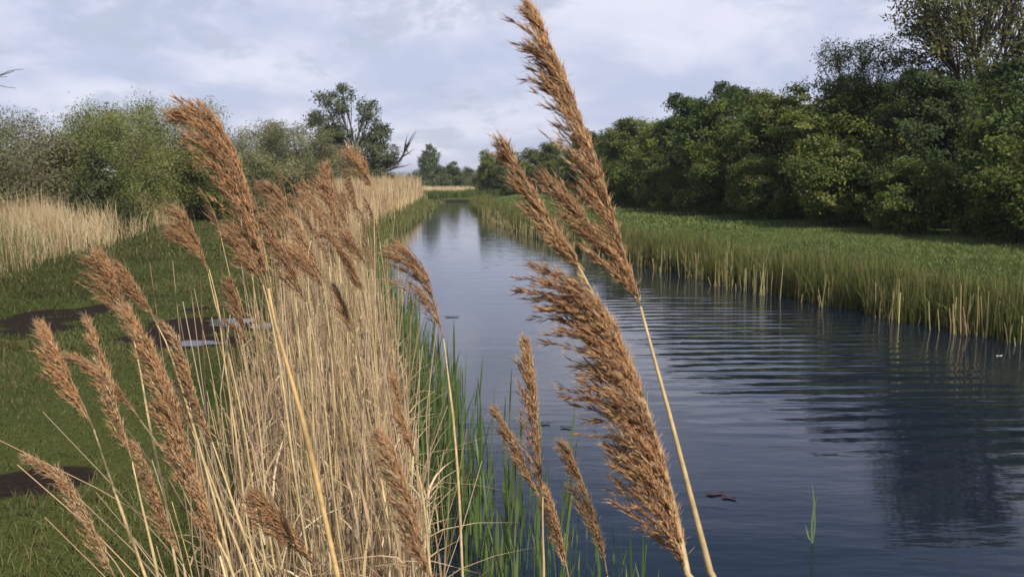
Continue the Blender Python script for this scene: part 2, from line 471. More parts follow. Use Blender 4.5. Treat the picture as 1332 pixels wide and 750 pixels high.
pm = bpy.data.materials.new('puddle_water'); pm.use_nodes = True
b_ = pm.node_tree.nodes['Principled BSDF']; b_.inputs['Base Color'].default_value = (.03, .024, .018, 1); b_.inputs['Roughness'].default_value = .04; b_.inputs['IOR'].default_value = 1.333
for k, (cx, cy, rx, ry, a) in enumerate(PUDDLES):
    th = np.linspace(0, 2 * math.pi, 40, endpoint=False)
    r = 1 + .16 * np.sin(3 * th + k) + .09 * np.sin(5 * th + 2 * k) + .05 * np.sin(9 * th)
    V = np.stack((cx + rx * r * np.cos(th), cy + ry * r * np.sin(th), np.full(40, PZ)), 1)
    p = link('puddle', np_mesh('puddle', V, [np.arange(40)[None]], pm))
    tag(p, ['bright puddle on the muddy path nearest the far dark mud', 'narrow bright puddle on the grass in front of the larger puddle',
            'thin dull sliver of water in the grass', 'puddle half hidden behind the dry reed stems'][k], 'puddle', kind='structure')

# ------------------------------------------------------------------ trees
BARK = np.array((.060, .050, .040))
def make_tree(seed, H, lobes, n_clump, per, leaf, clump_r, cols, trunk_r=.09, stems=1, flat=.6, shell=.5, twig=.35, colp=None, twigcol=None, up=.5, lean=(0, 0), bare_limbs=()):
    """returns (trunk mesh, crown mesh): tapered trunk with limbs to each lobe, leaf clumps spread through the lobes"""
    rng = np.random.default_rng(seed)
    lob = np.array(lobes, float)
    vol = lob[:, 3] * lob[:, 4] * lob[:, 5]
    pr = vol ** .8; pr /= pr.sum()
    li = rng.choice(len(lob), n_clump, p=pr)
    u = unit(rng.normal(0, 1, (n_clump, 3)))
    rr = rng.uniform(shell, 1.0, n_clump) ** .6 * (1 + rng.normal(0, .07, n_clump))
    cc = lob[li, :3] + u * lob[li, 3:] * rr[:, None]
    cc[:, 2] = np.maximum(cc[:, 2], rng.uniform(.1, .4, n_clump))
    # wood
    wood = Acc()
    top = lob[:, 2].max()
    wcol = BARK if twigcol is None else np.asarray(twigcol)
    forks = []
    for k in range(stems):
        b0 = np.array((rng.normal(0, .12) * (stems > 1), rng.normal(0, .12) * (stems > 1), -.25))
        tgt = np.array((lean[0] + rng.normal(0, .25), lean[1] + rng.normal(0, .25), top * .62))
        path = smooth_path([b0, b0 * .6 + tgt * .25 + np.array((rng.normal(0, .1), rng.normal(0, .1), 0)), b0 * .3 + tgt * .6, tgt], 9)
        rad = np.linspace(trunk_r / math.sqrt(stems), trunk_r * .35 / math.sqrt(stems), 9); rad[0] *= 1.35
        add_tube(wood, path, rad, vary(wcol, 1, .1, .03, rng)[0], 7)
        forks.append(path)
    ends = []
    for j, l in enumerate(lob):
        fp = forks[j % stems]; f = fp[min(8, 2 + int(6 * np.clip(l[2] / max(top, .1), 0, 1) * .8))]
        e = l[:3] + np.array((0, 0, .25 * l[5]))
        mid = (f + e) / 2 + rng.normal(0, .12, 3)
        path = smooth_path([f, mid, e], 6)
        add_tube(wood, path, np.linspace(trunk_r * .4, trunk_r * .12, 6), vary(wcol, 1, .1, .03, rng)[0], 5)
        ends.append((path[2], path[4]))
    tw = np.where(rng.random(n_clump) < twig)[0]
    if len(tw):
        A = np.array([ends[li[t]][rng.integers(2)] for t in tw]); B = cc[tw] + (cc[tw] - A) * .12
        M = (A + B) / 2 + rng.normal(0, .1, A.shape) + np.array((0, 0, -.05))
        P = np.stack((A, (A + M) / 2, M, (M + B) / 2, B), 1)
        add_tubes_batch(wood, P, np.linspace(trunk_r * .16, .005, 5)[None].repeat(len(tw), 0), vary(wcol, len(tw), .15, .04, rng), 3)
    for limb in bare_limbs:
        pth = smooth_path(limb[0], 12); add_tube(wood, pth, np.linspace(limb[1], limb[1] * .25, 12), wcol, 5)
        for q in range(limb[2]):
            i = rng.integers(4, 12); d = unit(pth[i] - pth[i - 1]) + rng.normal(0, .55, 3) + np.array((0, 0, .35))
            L_ = rng.uniform(.4, 1.1) * limb[3]
            add_tube(wood, smooth_path([pth[i], pth[i] + d * L_ * .5 + rng.normal(0, .05, 3), pth[i] + d * L_ + np.array((0, 0, .12 * L_))], 5), np.linspace(limb[1] * .3, .006, 5), wcol, 4)
    # leaves
    n = n_clump * per
    ci = np.repeat(np.arange(n_clump), per)
    cr = clump_r * rng.uniform(.6, 1.35, n_clump)
    off = np.clip(rng.normal(0, 1, (n, 3)), -1.75, 1.75) * np.array((1, 1, flat)) * (cr[ci] * .55)[:, None]
    P = cc[ci] + off
    P[:, 2] = np.maximum(P[:, 2], .02)
    N = unit(rng.normal(0, .5, (n, 3)) + np.array((0, 0, up)) + .85 * u[ci])
    base = pick(cols, n_clump, rng, colp)
    C = base[ci] * (1 + rng.normal(0, .16, n_clump))[ci][:, None] * (1 + rng.normal(0, .11, n))[:, None]
    C = np.clip(C * (1 + rng.normal(0, .05, (n, 3))), .006, .8)
    L = leaf[0] * rng.uniform(.65, 1.3, n); W = leaf[1] * rng.uniform(.7, 1.25, n)
    crown = Acc(); add_leaves(crown, P, N, L, W, C, rng=rng)
    return wood.mesh('trunk', M_BARK, True), crown.mesh('crown', M_LEAF)
def tree_thing(name, meshes, loc, rz=0., scale=1., label=None, group=None, cat='tree'):
    r = empty(name, loc)
    link('trunk', meshes[0], r); link('crown', meshes[1], r)
    r.rotation_euler = (0, 0, rz); r.scale = scale if np.ndim(scale) else (scale,) * 3
    return tag(r, label, cat, group)

def dense_lobes(seed, w, h, n=9):
    rng = np.random.default_rng(seed)
    L = [(0, 0, h * .5, w * .36, w * .36, h * .42)]
    for k in range(n):
        a = k * 2.4 + rng.uniform(-.4, .4); z = rng.uniform(.16, .80) * h
        rad = w * .30 * math.sqrt(max(.08, 1 - ((z / h - .42) / .62) ** 2)) * rng.uniform(.75, 1.15)
        s = rng.uniform(.15, .25) * w
        L.append((math.cos(a) * rad, math.sin(a) * rad, z, s, s, s * rng.uniform(.8, 1.2)))
    for k in range(3):
        L.append((rng.normal(0, w * .13), rng.normal(0, w * .13), h * rng.uniform(.82, .93), w * .13, w * .13, h * .09))
    return L
GREENS = [(.112, .146, .034), (.14, .170, .040), (.094, .124, .030), (.165, .18, .05)]
DARKS = [(.076, .110, .032), (.095, .128, .038), (.066, .096, .028)]
wood_kinds = []
for k, (w, h, cols) in enumerate([(4.9, 5.0, [(.15, .178, .040), (.18, .205, .046), (.125, .152, .036)]), (4.6, 5.4, GREENS), (5.2, 4.8, DARKS + GREENS[:2]), (4.4, 5.6, [(.075, .108, .036), (.095, .126, .044), (.065, .092, .032)])]):
    wood_kinds.append(make_tree(100 + k, h, dense_lobes(200 + k, w, h), 330, 85, (.135, .085), .32, cols, .10, 3, .62, .45, .3))
low_kinds = []
for k, (w, h) in enumerate([(3.4, 2.3), (3.0, 2.8)]):
    low_kinds.append(make_tree(140 + k, h, dense_lobes(240 + k, w, h, 7), 170, 80, (.11, .068), .28, GREENS, .05, 3, .62, .4, .3))

EDGE = np.array([(13.5, 9), (10.6, 19.0), (8.4, 28), (5.6, 41.7), (3.2, 66), (1.4, 98)], float)
def edge_x(y): return np.interp(y, EDGE[:, 1], EDGE[:, 0])
ORD = ['first', 'second', 'third', 'fourth', 'fifth', 'sixth', 'seventh', 'eighth', 'ninth', 'tenth', 'eleventh', 'twelfth', 'thirteenth', 'fourteenth', 'fifteenth', 'sixteenth',
       'seventeenth', 'eighteenth', 'nineteenth', 'twentieth', 'twenty-first', 'twenty-second']
G_WOOD = 'trees of the dark wood along the right bank'
front = [(15.5, 1.0), (18.8, .78), (22.2, .72), (25.8, .74), (29.5, .90), (33.6, .90), (37.8, .96), (42.5, .92), (47.5, .93), (53, .9), (59, .9), (66, .88), (74, .85)]
tr = np.random.default_rng(31)
for k, (y, s) in enumerate(front):
    x = edge_x(y) + 2.1 + tr.uniform(-.2, .3)
    tree_thing('hawthorn_tree', wood_kinds[k % 4], (x, y, ground_z(x, y) - .05), tr.uniform(0, 6.28), (s, s, s * tr.uniform(.92, 1.05)),
               'dense green tree in the right wood, front row, %s from the near end' % ORD[k], G_WOOD)
back = [(17.5, 1.05), (22, .82), (26.5, .86), (30.3, .98), (35, .98), (40.5, 1.0), (46, 1.04), (52, 1.0), (60, 1.0), (69, .98), (79, .98)]
for k, (y, s) in enumerate(back):
    x = edge_x(y) + 5.4 + tr.uniform(-.5, .5)
    tree_thing('hawthorn_tree', wood_kinds[(k * 3 + 1) % 4], (x, y, .55), tr.uniform(0, 6.28), (s, s, s * tr.uniform(.96, 1.06)),
               'dark skyline tree of the right wood, back row, %s from the near end' % ORD[k], G_WOOD)
for k, y in enumerate((17, 20.4, 24.4, 27.6, 31.4, 35.6, 40, 45, 50.5, 57)):
    x = edge_x(y) + .75 + tr.uniform(-.25, .25); s = tr.uniform(.72, 1.0)
    tree_thing('low_bush', low_kinds[k % 2], (x, y, ground_z(x, y) - .03), tr.uniform(0, 6.28), (s, s, s),
               'low green bush at the foot of the right wood, %s from the near end' % ORD[k], 'low bushes along the foot of the right-bank wood', 'bush')
# tall open tree just coming into leaf, top right
wl_ = [(0, 0, 4.2, 1.5, 1.5, 1.3), (-1.5, .3, 5.3, 1.3, 1.2, 1.1), (1.4, -.3, 5.6, 1.4, 1.3, 1.2), (-.2, .4, 6.6, 1.5, 1.4, 1.2), (-2.3, -.2, 6.2, 1.0, 1.0, .9), (2.5, .2, 6.6, 1.1, 1., .9), (.6, 0, 7.8, 1.3, 1.2, .9), (-1.2, 0, 7.6, 1.1, 1.1, .8), (2.0, .2, 7.9, 1.1, 1., .8)]
open_tree = make_tree(301, 8, wl_, 520, 32, (.125, .06), .34, [(.15, .16, .055), (.19, .18, .062), (.11, .125, .045)], .15, 1, .7, .15, .95, twigcol=(.055, .045, .036), up=.3)
tree_thing('open_crowned_tree', open_tree, (13.4, 28.2, .55), .4, (1.0, 1.0, 1.0), 'tall thin-leaved olive tree with sky showing between its twigs, top right corner', cat='tree')
open2 = make_tree(302, 8, wl_, 420, 34, (.12, .06), .32, [(.06, .085, .025), (.08, .10, .03)], .13, 1, .7, .15, .95, up=.3)
tree_thing('open_crowned_tree', open2, (10.6, 29.0, .55), 2.1, (.62, .62, .66), 'feathery-topped dark tree rising beside the taller thin-leaved tree', cat='tree')

# left-hand scrub
WILLOW = [(.225, .25, .075), (.255, .275, .088), (.195, .22, .068), (.275, .28, .105)]
GREYOL = [(.205, .21, .100), (.23, .23, .112), (.18, .19, .088), (.25, .235, .128)]
BROWNY = [(.20, .19, .105), (.24, .20, .13), (.17, .175, .09), (.21, .215, .105)]
def scrub(seed, w, h, cols, n=260, per=85, leaf=(.10, .042)):
    return make_tree(seed, h, dense_lobes(seed + 50, w, h, 10), n, int(per * 1.3), leaf, .46, cols, .09, 4, .95, .35, .8, twigcol=(.17, .135, .11), up=.25)
sk = [scrub(400, 5.2, 4.6, WILLOW), scrub(401, 4.6, 3.6, BROWNY, 230, 70), scrub(402, 5.6, 4.2, GREYOL, 300, 130, (.12, .042)), scrub(403, 4.2, 3.8, GREENS + WILLOW[:2])]
LS = [ # px, distance, kind, scale xyz, name, label
    (-30, 27.5, 1, (1.0, 1.0, 1.02), 'scrub_bush', 'brownish half-bare scrub bush at the left picture edge behind tan grass'),
    (48, 29.5, 1, (1.05, 1.0, .98), 'scrub_bush', 'brown-green thorny bush with dark trunk showing above the tan grass'),
    (112, 30.5, 3, (.95, .95, .86), 'scrub_bush', 'mid-green bush beside the white-flecked shrub on the left'),
    (160, 36, 0, (.85, .85, .92), 'willow_bush', 'pale green willow forming the left shoulder of the domed thicket'),
    (215, 38.5, 0, (1.08, 1.0, 1.03), 'willow_bush', 'large domed yellow-green willow, tallest of the left thicket'),
    (272, 40, 3, (.9, .9, .93), 'willow_bush', 'fresh green bush right of the domed willow behind the tall reed head'),
    (325, 47, 2, (1.0, 1., .98), 'willow_bush', 'grey-olive willow scrub directly behind the reed clump'),
    (392, 51, 2, (1.1, 1., 1.04), 'willow_bush', 'grey-olive willow scrub left of the tall bare-limbed tree'),
    (443, 58, 2, (.8, .8, .72), 'willow_bush', 'small grey-olive bush at the foot of the tall bare-limbed tree'),
    (130, 52, 3, (1.3, 1.2, 1.55), 'distant_tree', 'dark green tree top peeping over the left scrub'),
    (185, 54, 3, (1.4, 1.2, 1.65), 'distant_tree', 'dark leafy tree top showing behind the domed willow'),
    (20, 46, 1, (1.4, 1.2, 1.35), 'distant_tree', 'greyish tree top behind the half-bare scrub bush'),
]
for (px, d, kd, s, nm, lb) in LS:
    p = at(px, 235, d)
    tree_thing(nm, sk[kd], (p[0], p[1], .33), tr.uniform(0, 6.28), s, lb, 'scrub and trees on the left behind the tan grass', 'bush' if 'bush' in nm else 'tree')
# white-flecked blossom shrub
bl = make_tree(450, 2.4, dense_lobes(451, 1.9, 2.6, 6), 130, 70, (.09, .045), .26, [(.085, .105, .04), (.11, .125, .05), (.34, .36, .27)], .04, 3, .8, .4, .5, colp=[.45, .4, .15])
p = at(122, 235, 28.3); tree_thing('blossom_shrub', bl, (p[0], p[1], .33), .5, 1., 'pale shrub flecked with white blossom among the left scrub', None, 'shrub')
# bare young tree at the left edge whose twig reaches into the picture
bt = Acc(); p0 = at(-60, 235, 20)
add_tube(bt, smooth_path([(0, 0, -.2), (.05, 0, 1.4), (.0, .1, 2.8), (.1, .1, 4.4)], 12), np.linspace(.06, .015, 12), (.05, .04, .035), 6)
for z0, dx, dz, nn in ((3.2, 1.28, .72, 3), (2.4, -.9, .9, 2), (3.8, -.6, .8, 2)):
    a = np.array((.03, .05, z0)); b = a + np.array((dx, .1, dz))
    pth = smooth_path([a, a * .5 + b * .5 + np.array((0, 0, .12)), b], 9); add_tube(bt, pth, np.linspace(.02, .006, 9), (.05, .04, .035), 5)
    for q in range(nn):
        i = 4 + q; add_tube(bt, smooth_path([pth[i], pth[i] + np.array((dx * .22, .05 * (-1) ** q, .13 * (-1) ** q)), pth[i] + np.array((dx * .4, .1, .16 * (-1) ** q))], 5), np.linspace(.009, .004, 5), (.05, .04, .035), 4)
o = empty('bare_sapling', (p0[0], p0[1], .33)); link('trunk', bt.mesh('trunk', M_BARK, True), o)
tag(o, 'bare sapling at left edge, its leafless twig tip against the sky', 'tree')

# tall tree with a clear gap in its crown and a bare leaning limb
pl = [(-2.1, 0, 3.6, 1.0, 1., 1.0), (-1.9, .2, 5.2, 1.15, 1., .9), (-1.2, 0, 6.6, 1.0, .9, .8), (-.9, .1, 7.4, .75, .7, .6), (-2.9, 0, 5.7, .6, .6, .5), (-2.2, 0, 7.0, .5, .5, .35), (-1.2, 0, 4.4, 1.0, .9, .9),
      (.9, 0, 5.3, .85, .8, .9), (.75, .1, 6.4, .8, .7, .6), (1.3, 0, 4.2, 1.2, 1., 1.0), (1.9, -.1, 3.2, 1.2, 1., 1.0), (1.4, .1, 2.2, 1.3, 1., .9), (.2, 0, 2.8, 1.2, 1, 1.0), (2.0, 0, 4.9, .55, .6, .5)]
tall = make_tree(501, 8, pl, 330, 60, (.15, .10), .36, [(.115, .135, .062), (.135, .155, .072), (.095, .115, .055)], .2, 2, .8, .25, .7, twigcol=(.06, .05, .045), lean=(.2, 0),
                 bare_limbs=[([(1.0, 0, 1.6), (2.0, -.2, 2.4), (3.0, -.2, 2.8), (3.5, -.2, 3.7)], .20, 12, 1.1), ([(.5, 0, .8), (1.6, -.3, 1.9), (2.6, -.3, 2.3), (3.3, -.3, 2.5)], .13, 7, .9)])
p = at(463, 235, 70); tree_thing('tall_split_tree', tall, (p[0], p[1], .35), 0., (1.06, 1., 1.08), 'tall dark tree with two crowns, sky between them and a bare leaning limb', None, 'tree')

# far end of the canal
conef = [(0, 0, 3.3, 1.3, 1.3, 1.6), (0, 0, 4.4, .9, .9, 1.2), (0, 0, 1.2, 2.0, 2., 1.3), (.2, 0, 2.6, 1.6, 1.6, 1.2), (-.3, 0, 3.9, 1.15, 1.1, 1.1), (-.1, 0, 5.0, .7, .7, .8), (-1.2, 0, 1.8, 1.2, 1, 1), (1.3, 0, 1.5, 1.3, 1, 1)]
cm = make_tree(520, 5.6, conef, 260, 60, (.20, .13), .42, [(.10, .13, .055), (.12, .15, .065)], .12, 1, .8, .4, .2)
FAR = [(561, 128, cm, (1.12, 1.1, 1.12), 'conical_tree', 'dark pointed tree beyond the far bend of the canal', 'tree'),
       (588, 131, cm, (1.0, 1., .74), 'round_tree', 'lower round tree just right of the far pointed tree', 'tree'),
       (540, 118, sk[1], (1.0, 1.0, .62), 'scrub_bush', 'reddish-olive low scrub below the bare leaning limb', 'bush'),
       (505, 112, sk[3], (1.3, 1.2, .78), 'scrub_bush', 'green low scrub behind the far reed bed, left of the leaning limb', 'bush'),
       (608, 150, bl, (2.2, 1.6, 1.45), 'blossom_shrub', 'pale blossoming shrub at the far end between the two groups of trees', 'shrub'),
       (626, 145, sk[2], (1.1, 1., .75), 'scrub_bush', 'greyish bush half behind the round trees at the far end', 'bush'),
       (575, 190, sk[2], (2.6, 1.5, .95), 'distant_tree', 'hazy distant tree left in the far gap', 'tree'),
       (612, 210, sk[2], (2.6, 1.5, .95), 'distant_tree', 'hazy distant tree in the middle of the far gap', 'tree'),
       (530, 200, sk[1], (2.8, 1.5, 1.0), 'distant_tree', 'hazy brownish distant tree behind the low scrub', 'tree'),
       (640, 97, wood_kinds[0], (.72, .8, .96), 'round_tree', 'dense round green tree at the far end of the right bank', 'tree'),
       (662, 94, wood_kinds[1], (.8, .8, .85), 'round_tree', 'second dense green tree from the far end of the right bank', 'tree'),
       (690, 88, wood_kinds[0], (.9, .9, .92), 'round_tree', 'third dense green tree from the far end of the right bank', 'tree'),
       (722, 84, wood_kinds[1], (.95, .95, .98), 'round_tree', 'green tree beyond the tall reed heads, fourth from the far end', 'tree')]
for (px, d, kd, s, nm, lb, ct) in FAR:
    p = at(px, 235, d); tree_thing(nm, kd, (p[0], p[1], .3), tr.uniform(0, 6.28), s, lb, 'trees and bushes at the far end of the canal', ct)

# ------------------------------------------------------------------ grasses and sedges (uncountable)
def in_mud(x, y, grow=1.0):
    k = RNG.random(len(x)) < mud_mask(x, y) * 1.02
    for (cx, cy, rx, ry, a) in PUDDLES: k |= (((x - cx) / (rx * 1.15)) ** 2 + ((y - cy) / (ry * 1.3)) ** 2 < 1) | (((x - cx) / (rx * 1.1)) ** 2 + ((y - cy + .35) / (ry + .5)) ** 2 < RNG.uniform(.5, 1.2, len(x)))
    return k
TAN_EDGE = np.array([(-6.6, 8), (-8.6, 16), (-10.8, 25), (-13, 37), (-15.2, 51), (-15, 62)], float)
def tan_x(y): return np.interp(y, TAN_EDGE[:, 1], TAN_EDGE[:, 0])
# short meadow turf on the left
a = Acc()
for (n, y0, y1, hh, ww) in ((75000, 2.6, 9.5, .055, .0065), (65000, 9, 22, .075, .012), (30000, 20, 55, .10, .03)):
    y = y0 + (y1 - y0) * RNG.random(n) ** 1.25
    lx, rx = tan_x(y) - .4, left_x(y) - .25
    x = lx + (rx - lx) * RNG.random(n)
    k = ~in_mud(x, y, .95); x, y = x[k], y[k]; n = len(x)
    patch = np.clip(bumps(x * 2.1, y * 2.1) * .55 + .5, 0, 1)[:, None]
    c = (np.array((.095, .115, .034)) * (1 - patch) + np.array((.155, .165, .056)) * patch) * np.clip(.88 + .30 * bumps(x * 3.3 + 8, y * 3.3), .55, 1.2)[:, None] * (1 + RNG.normal(0, .22, (n, 1)))
    big = np.clip(bumps(x * .9 + 5, y * .9) * .8 + .35, 0, 1)[:, None]; c = c * (1 - .45 * big) + np.array((.135, .125, .048)) * .45 * big
    dry = RNG.random(n) < .10; c[dry] = vary((.22, .17, .08), dry.sum(), .2)
    h = hh * RNG.uniform(.4, 1.5, n) * (.6 + .8 * patch[:, 0]) * np.where(RNG.random(n) < .05 * np.clip(.5 + bumps(x * 4, y * 4), 0, 2), 2.6, 1)
    add_blades(a, np.stack((x, y, ground_z(x, y) - .005), 1), h, RNG.normal(0, .55, (n, 2)) * h[:, None], np.full(n, ww) * RNG.uniform(.7, 1.3, n), np.clip(c, .01, .5), 2)
tag(link('meadow_grass', a.mesh('meadow_grass', M_GRASS)), 'short green turf of the path between tan grass and reed clump', 'grass', kind='stuff')
# mown strip on the right bank
a = Acc()
for (n, y0, y1, hh, ww) in ((70000, 10, 30, .065, .014), (40000, 28, 92, .10, .04)):
    y = y0 + (y1 - y0) * RNG.random(n) ** 1.3
    lx, rx = right_x(y) + .6, edge_x(y) + 1.8
    x = lx + (rx - lx) * RNG.random(n)
    patch = np.clip(bumps(x * 1.3, y * .8) * .6 + .5, 0, 1)[:, None]
    c = (np.array((.155, .20, .062)) * (1 - patch) + np.array((.215, .24, .090)) * patch) * (1 + RNG.normal(0, .18, (n, 1)))
    h = hh * RNG.uniform(.5, 1.5, n)
    add_blades(a, np.stack((x, y, ground_z(x, y) - .005), 1), h, RNG.normal(0, .5, (n, 2)) * h[:, None], np.full(n, ww) * RNG.uniform(.7, 1.3, n), np.clip(c, .01, .5), 2)
tag(link('bank_grass', a.mesh('bank_grass', M_GRASS)), 'green grass strip on the right bank below the dark wood', 'grass', kind='stuff')
# sedges along the right water's edge
a = Acc()
for (n, y0, y1, ww, hs) in ((12000, 6, 16, .013, 1.), (15000, 13, 28, .018, 1.), (11000, 26, 50, .034, 1.), (7000, 48, 88, .06, 1.0)):
    y = RNG.uniform(y0, y1, n); off = RNG.normal(.30, .27, n)
    clump = np.sin(y * 3.1) * .5 + np.sin(y * 7.3 + 1) * .3 + np.sin(y * 1.13 + 2) * .5
    x = right_x(y) + np.maximum(off, -.22 + .16 * clump)
    zb = np.maximum(ground_z(x, y), -.15); h = np.maximum(.70 + .10 * clump + RNG.normal(0, .13, n) - zb, .16) * np.where(RNG.random(n) < .2, .75, 1)
    c = pick([(.13, .160, .042), (.16, .185, .055), (.10, .125, .034), (.23, .195, .085), (.32, .25, .125)], n, p=[.32, .3, .16, .13, .09]) * (1 + RNG.normal(0, .15, (n, 1)))
    root = np.clip(c * .75 + np.array((.035, .022, .004)), 0, .6)
    add_blades(a, np.stack((x, y, np.maximum(ground_z(x, y), -.15) - .02), 1), np.maximum(h, .15), RNG.normal(-.01, .07, (n, 2)) * RNG.choice([1, 1, 1, 3.], n)[:, None], np.full(n, ww * .8) * RNG.uniform(.7, 1.4, n), root, 3, tipcol=np.clip(c, .01, .6))
# pale old stalks standing in the water in front of them
n = 620; y = 8 + 45 * RNG.random(n) ** 1.4; y = y + .35 * np.sin(y * 4.3); x = right_x(y) + RNG.uniform(-.55, -.15, n); h = RNG.uniform(.2, .62, n) * RNG.choice([.6, 1, 1.25], n)
B = np.stack((x, y, np.full(n, -.1)), 1); T = B + np.stack((RNG.normal(0, .04, n), RNG.normal(0, .04, n), h), 1)
add_tubes_batch(a, np.stack((B, (B + T) / 2 + RNG.normal(0, .01, (n, 3)), T), 1), np.linspace(.010, .006, 3)[None].repeat(n, 0) * (1 + .02 * y)[:, None], vary((.34, .30, .15), n, .3), 3)
tag(link('waterside_sedge', a.mesh('waterside_sedge', M_GRASS)), 'green sedge with pale old stalks along the right water edge', 'sedge', kind='stuff')
# tall dry grass belt on the left
TAN = [(.60, .44, .245), (.68, .52, .31), (.48, .335, .19), (.74, .60, .39)]
a = Acc()
for (n, y0, y1, ww) in ((15000, 11, 24, .013), (16000, 22, 40, .022), (12000, 38, 60, .035)):
    y = RNG.uniform(y0, y1, n); dep = RNG.random(n)
    x = tan_x(y) + RNG.normal(0, .22, n) - dep * (3.2 + .03 * y)
    h = np.clip((.62 + .38 * np.sqrt(dep)) * 1.12 + RNG.normal(0, .22, n) + .20 * np.sin(x * 2.3 + y * 1.7) + .12 * np.sin(x * 5.1 - y * 2.2), .2, 1.8)
    c = pick(TAN, n, p=[.4, .3, .15, .15]) * (1 + RNG.normal(0, .14, (n, 1)))
    gr = RNG.random(n) < np.clip(np.where(dep < .25, .26, .10) + .25 * bumps(x, y), .03, .7); c[gr] = vary((.15, .18, .06), gr.sum(), .2)
    add_blades(a, np.stack((x, y, ground_z(x, y) - .02), 1), h, RNG.normal(-.06, .17, (n, 2)) * RNG.choice([1, 1, 2.2], n)[:, None], np.full(n, ww) * RNG.uniform(.6, 1.4, n), np.clip(c, .02, .7), 3, tipcol=np.clip(c, .02, .7))
tag(link('tall_dry_grass', a.mesh('tall_dry_grass', M_DRY)), 'belt of tall tan dry grass in front of the left scrub', 'grass', kind='stuff')
# reed bed running on along the left bank to the bend, and beyond it
a = Acc(); g = Acc()
for (n, y0, y1, ww, h0) in ((3600, 11, 24, .011, .82), (9000, 22, 42, .022, 1.12), (12000, 40, 66, .04, 1.55), (11000, 64, 89, .06, 1.85)):
    y = RNG.uniform(y0, y1, n); dep = RNG.random(n) ** .8
    wid = np.interp(y, [10, 30, 50, 90], [.8, 1.4, 3.5, 11])
    x = left_x(y) - .25 - dep * wid + RNG.normal(0, .08, n)
    h = np.clip(h0 * (1 + .14 * np.sin(y * .6) * np.sin(x * .9) + .08 * np.sin(y * 2.3 + x * 3)) + RNG.normal(0, .20, n), .4, 2.6)
    c = pick(TAN, n, p=[.42, .3, .2, .08]) * (1 + RNG.normal(0, .13, (n, 1)))
    tip = np.where(RNG.random((n, 1)) < .3, vary((.24, .145, .085), n, .2), c)
    add_blades(a, np.stack((x, y, ground_z(x, y) - .02), 1), h, RNG.normal(-.05, .13, (n, 2)), np.full(n, ww) * RNG.uniform(.6, 1.3, n), np.clip(c, .02, .7), 3, tipcol=np.clip(tip, .02, .7))
    m = n // 3; y = RNG.uniform(y0, y1, m); x = left_x(y) + RNG.normal(.0, .16, m) * (1 + y / 60)
    c = pick([(.12, .15, .045), (.15, .18, .055), (.10, .12, .04), (.30, .25, .12)], m, p=[.32, .25, .18, .25]) * (1 + RNG.normal(0, .14, (m, 1)))
    hg = RNG.uniform(.35, .80, m) * np.interp(y, [10, 30, 50], [.8, .8, .75])
    add_blades(g, np.stack((x, y, np.maximum(ground_z(x, y), -.12) - .02), 1), hg, RNG.normal(0, .09, (m, 2)), np.full(m, ww * 1.05), np.clip(c, .02, .6), 3)
n = 16000; x = RNG.uniform(-34, 2, n); y = RNG.uniform(99, 117, n)
c = pick(TAN, n) * (1 + RNG.normal(0, .12, (n, 1)))
add_blades(a, np.stack((x, y, np.full(n, .3)), 1), RNG.uniform(.8, 1.25, n), RNG.normal(0, .15, (n, 2)), np.full(n, .08), np.clip(c, .02, .7), 2)
tag(link('reed_bed', a.mesh('reed_bed', M_DRY)), 'tan dead reed bed lining the left bank to the bend', 'reeds', kind='stuff')
n = 9000; x = RNG.uniform(-22, 1, n); y = RNG.uniform(93.2, 100, n)
sel = canal_sd(x, y) > -.1; x, y = x[sel], y[sel]; n = len(x)
c = pick([(.085, .125, .03), (.11, .15, .04), (.07, .095, .025)], n) * (1 + RNG.normal(0, .12, (n, 1)))
add_blades(g, np.stack((x, y, np.maximum(ground_z(x, y), 0) - .02), 1), RNG.uniform(.4, .85, n), RNG.normal(0, .1, (n, 2)), np.full(n, .08), np.clip(c, .02, .6), 2)
tag(link('green_fringe', g.mesh('green_fringe', M_GRASS)), 'fresh green growth fringing the left bank and the far bend', 'reeds', kind='stuff')

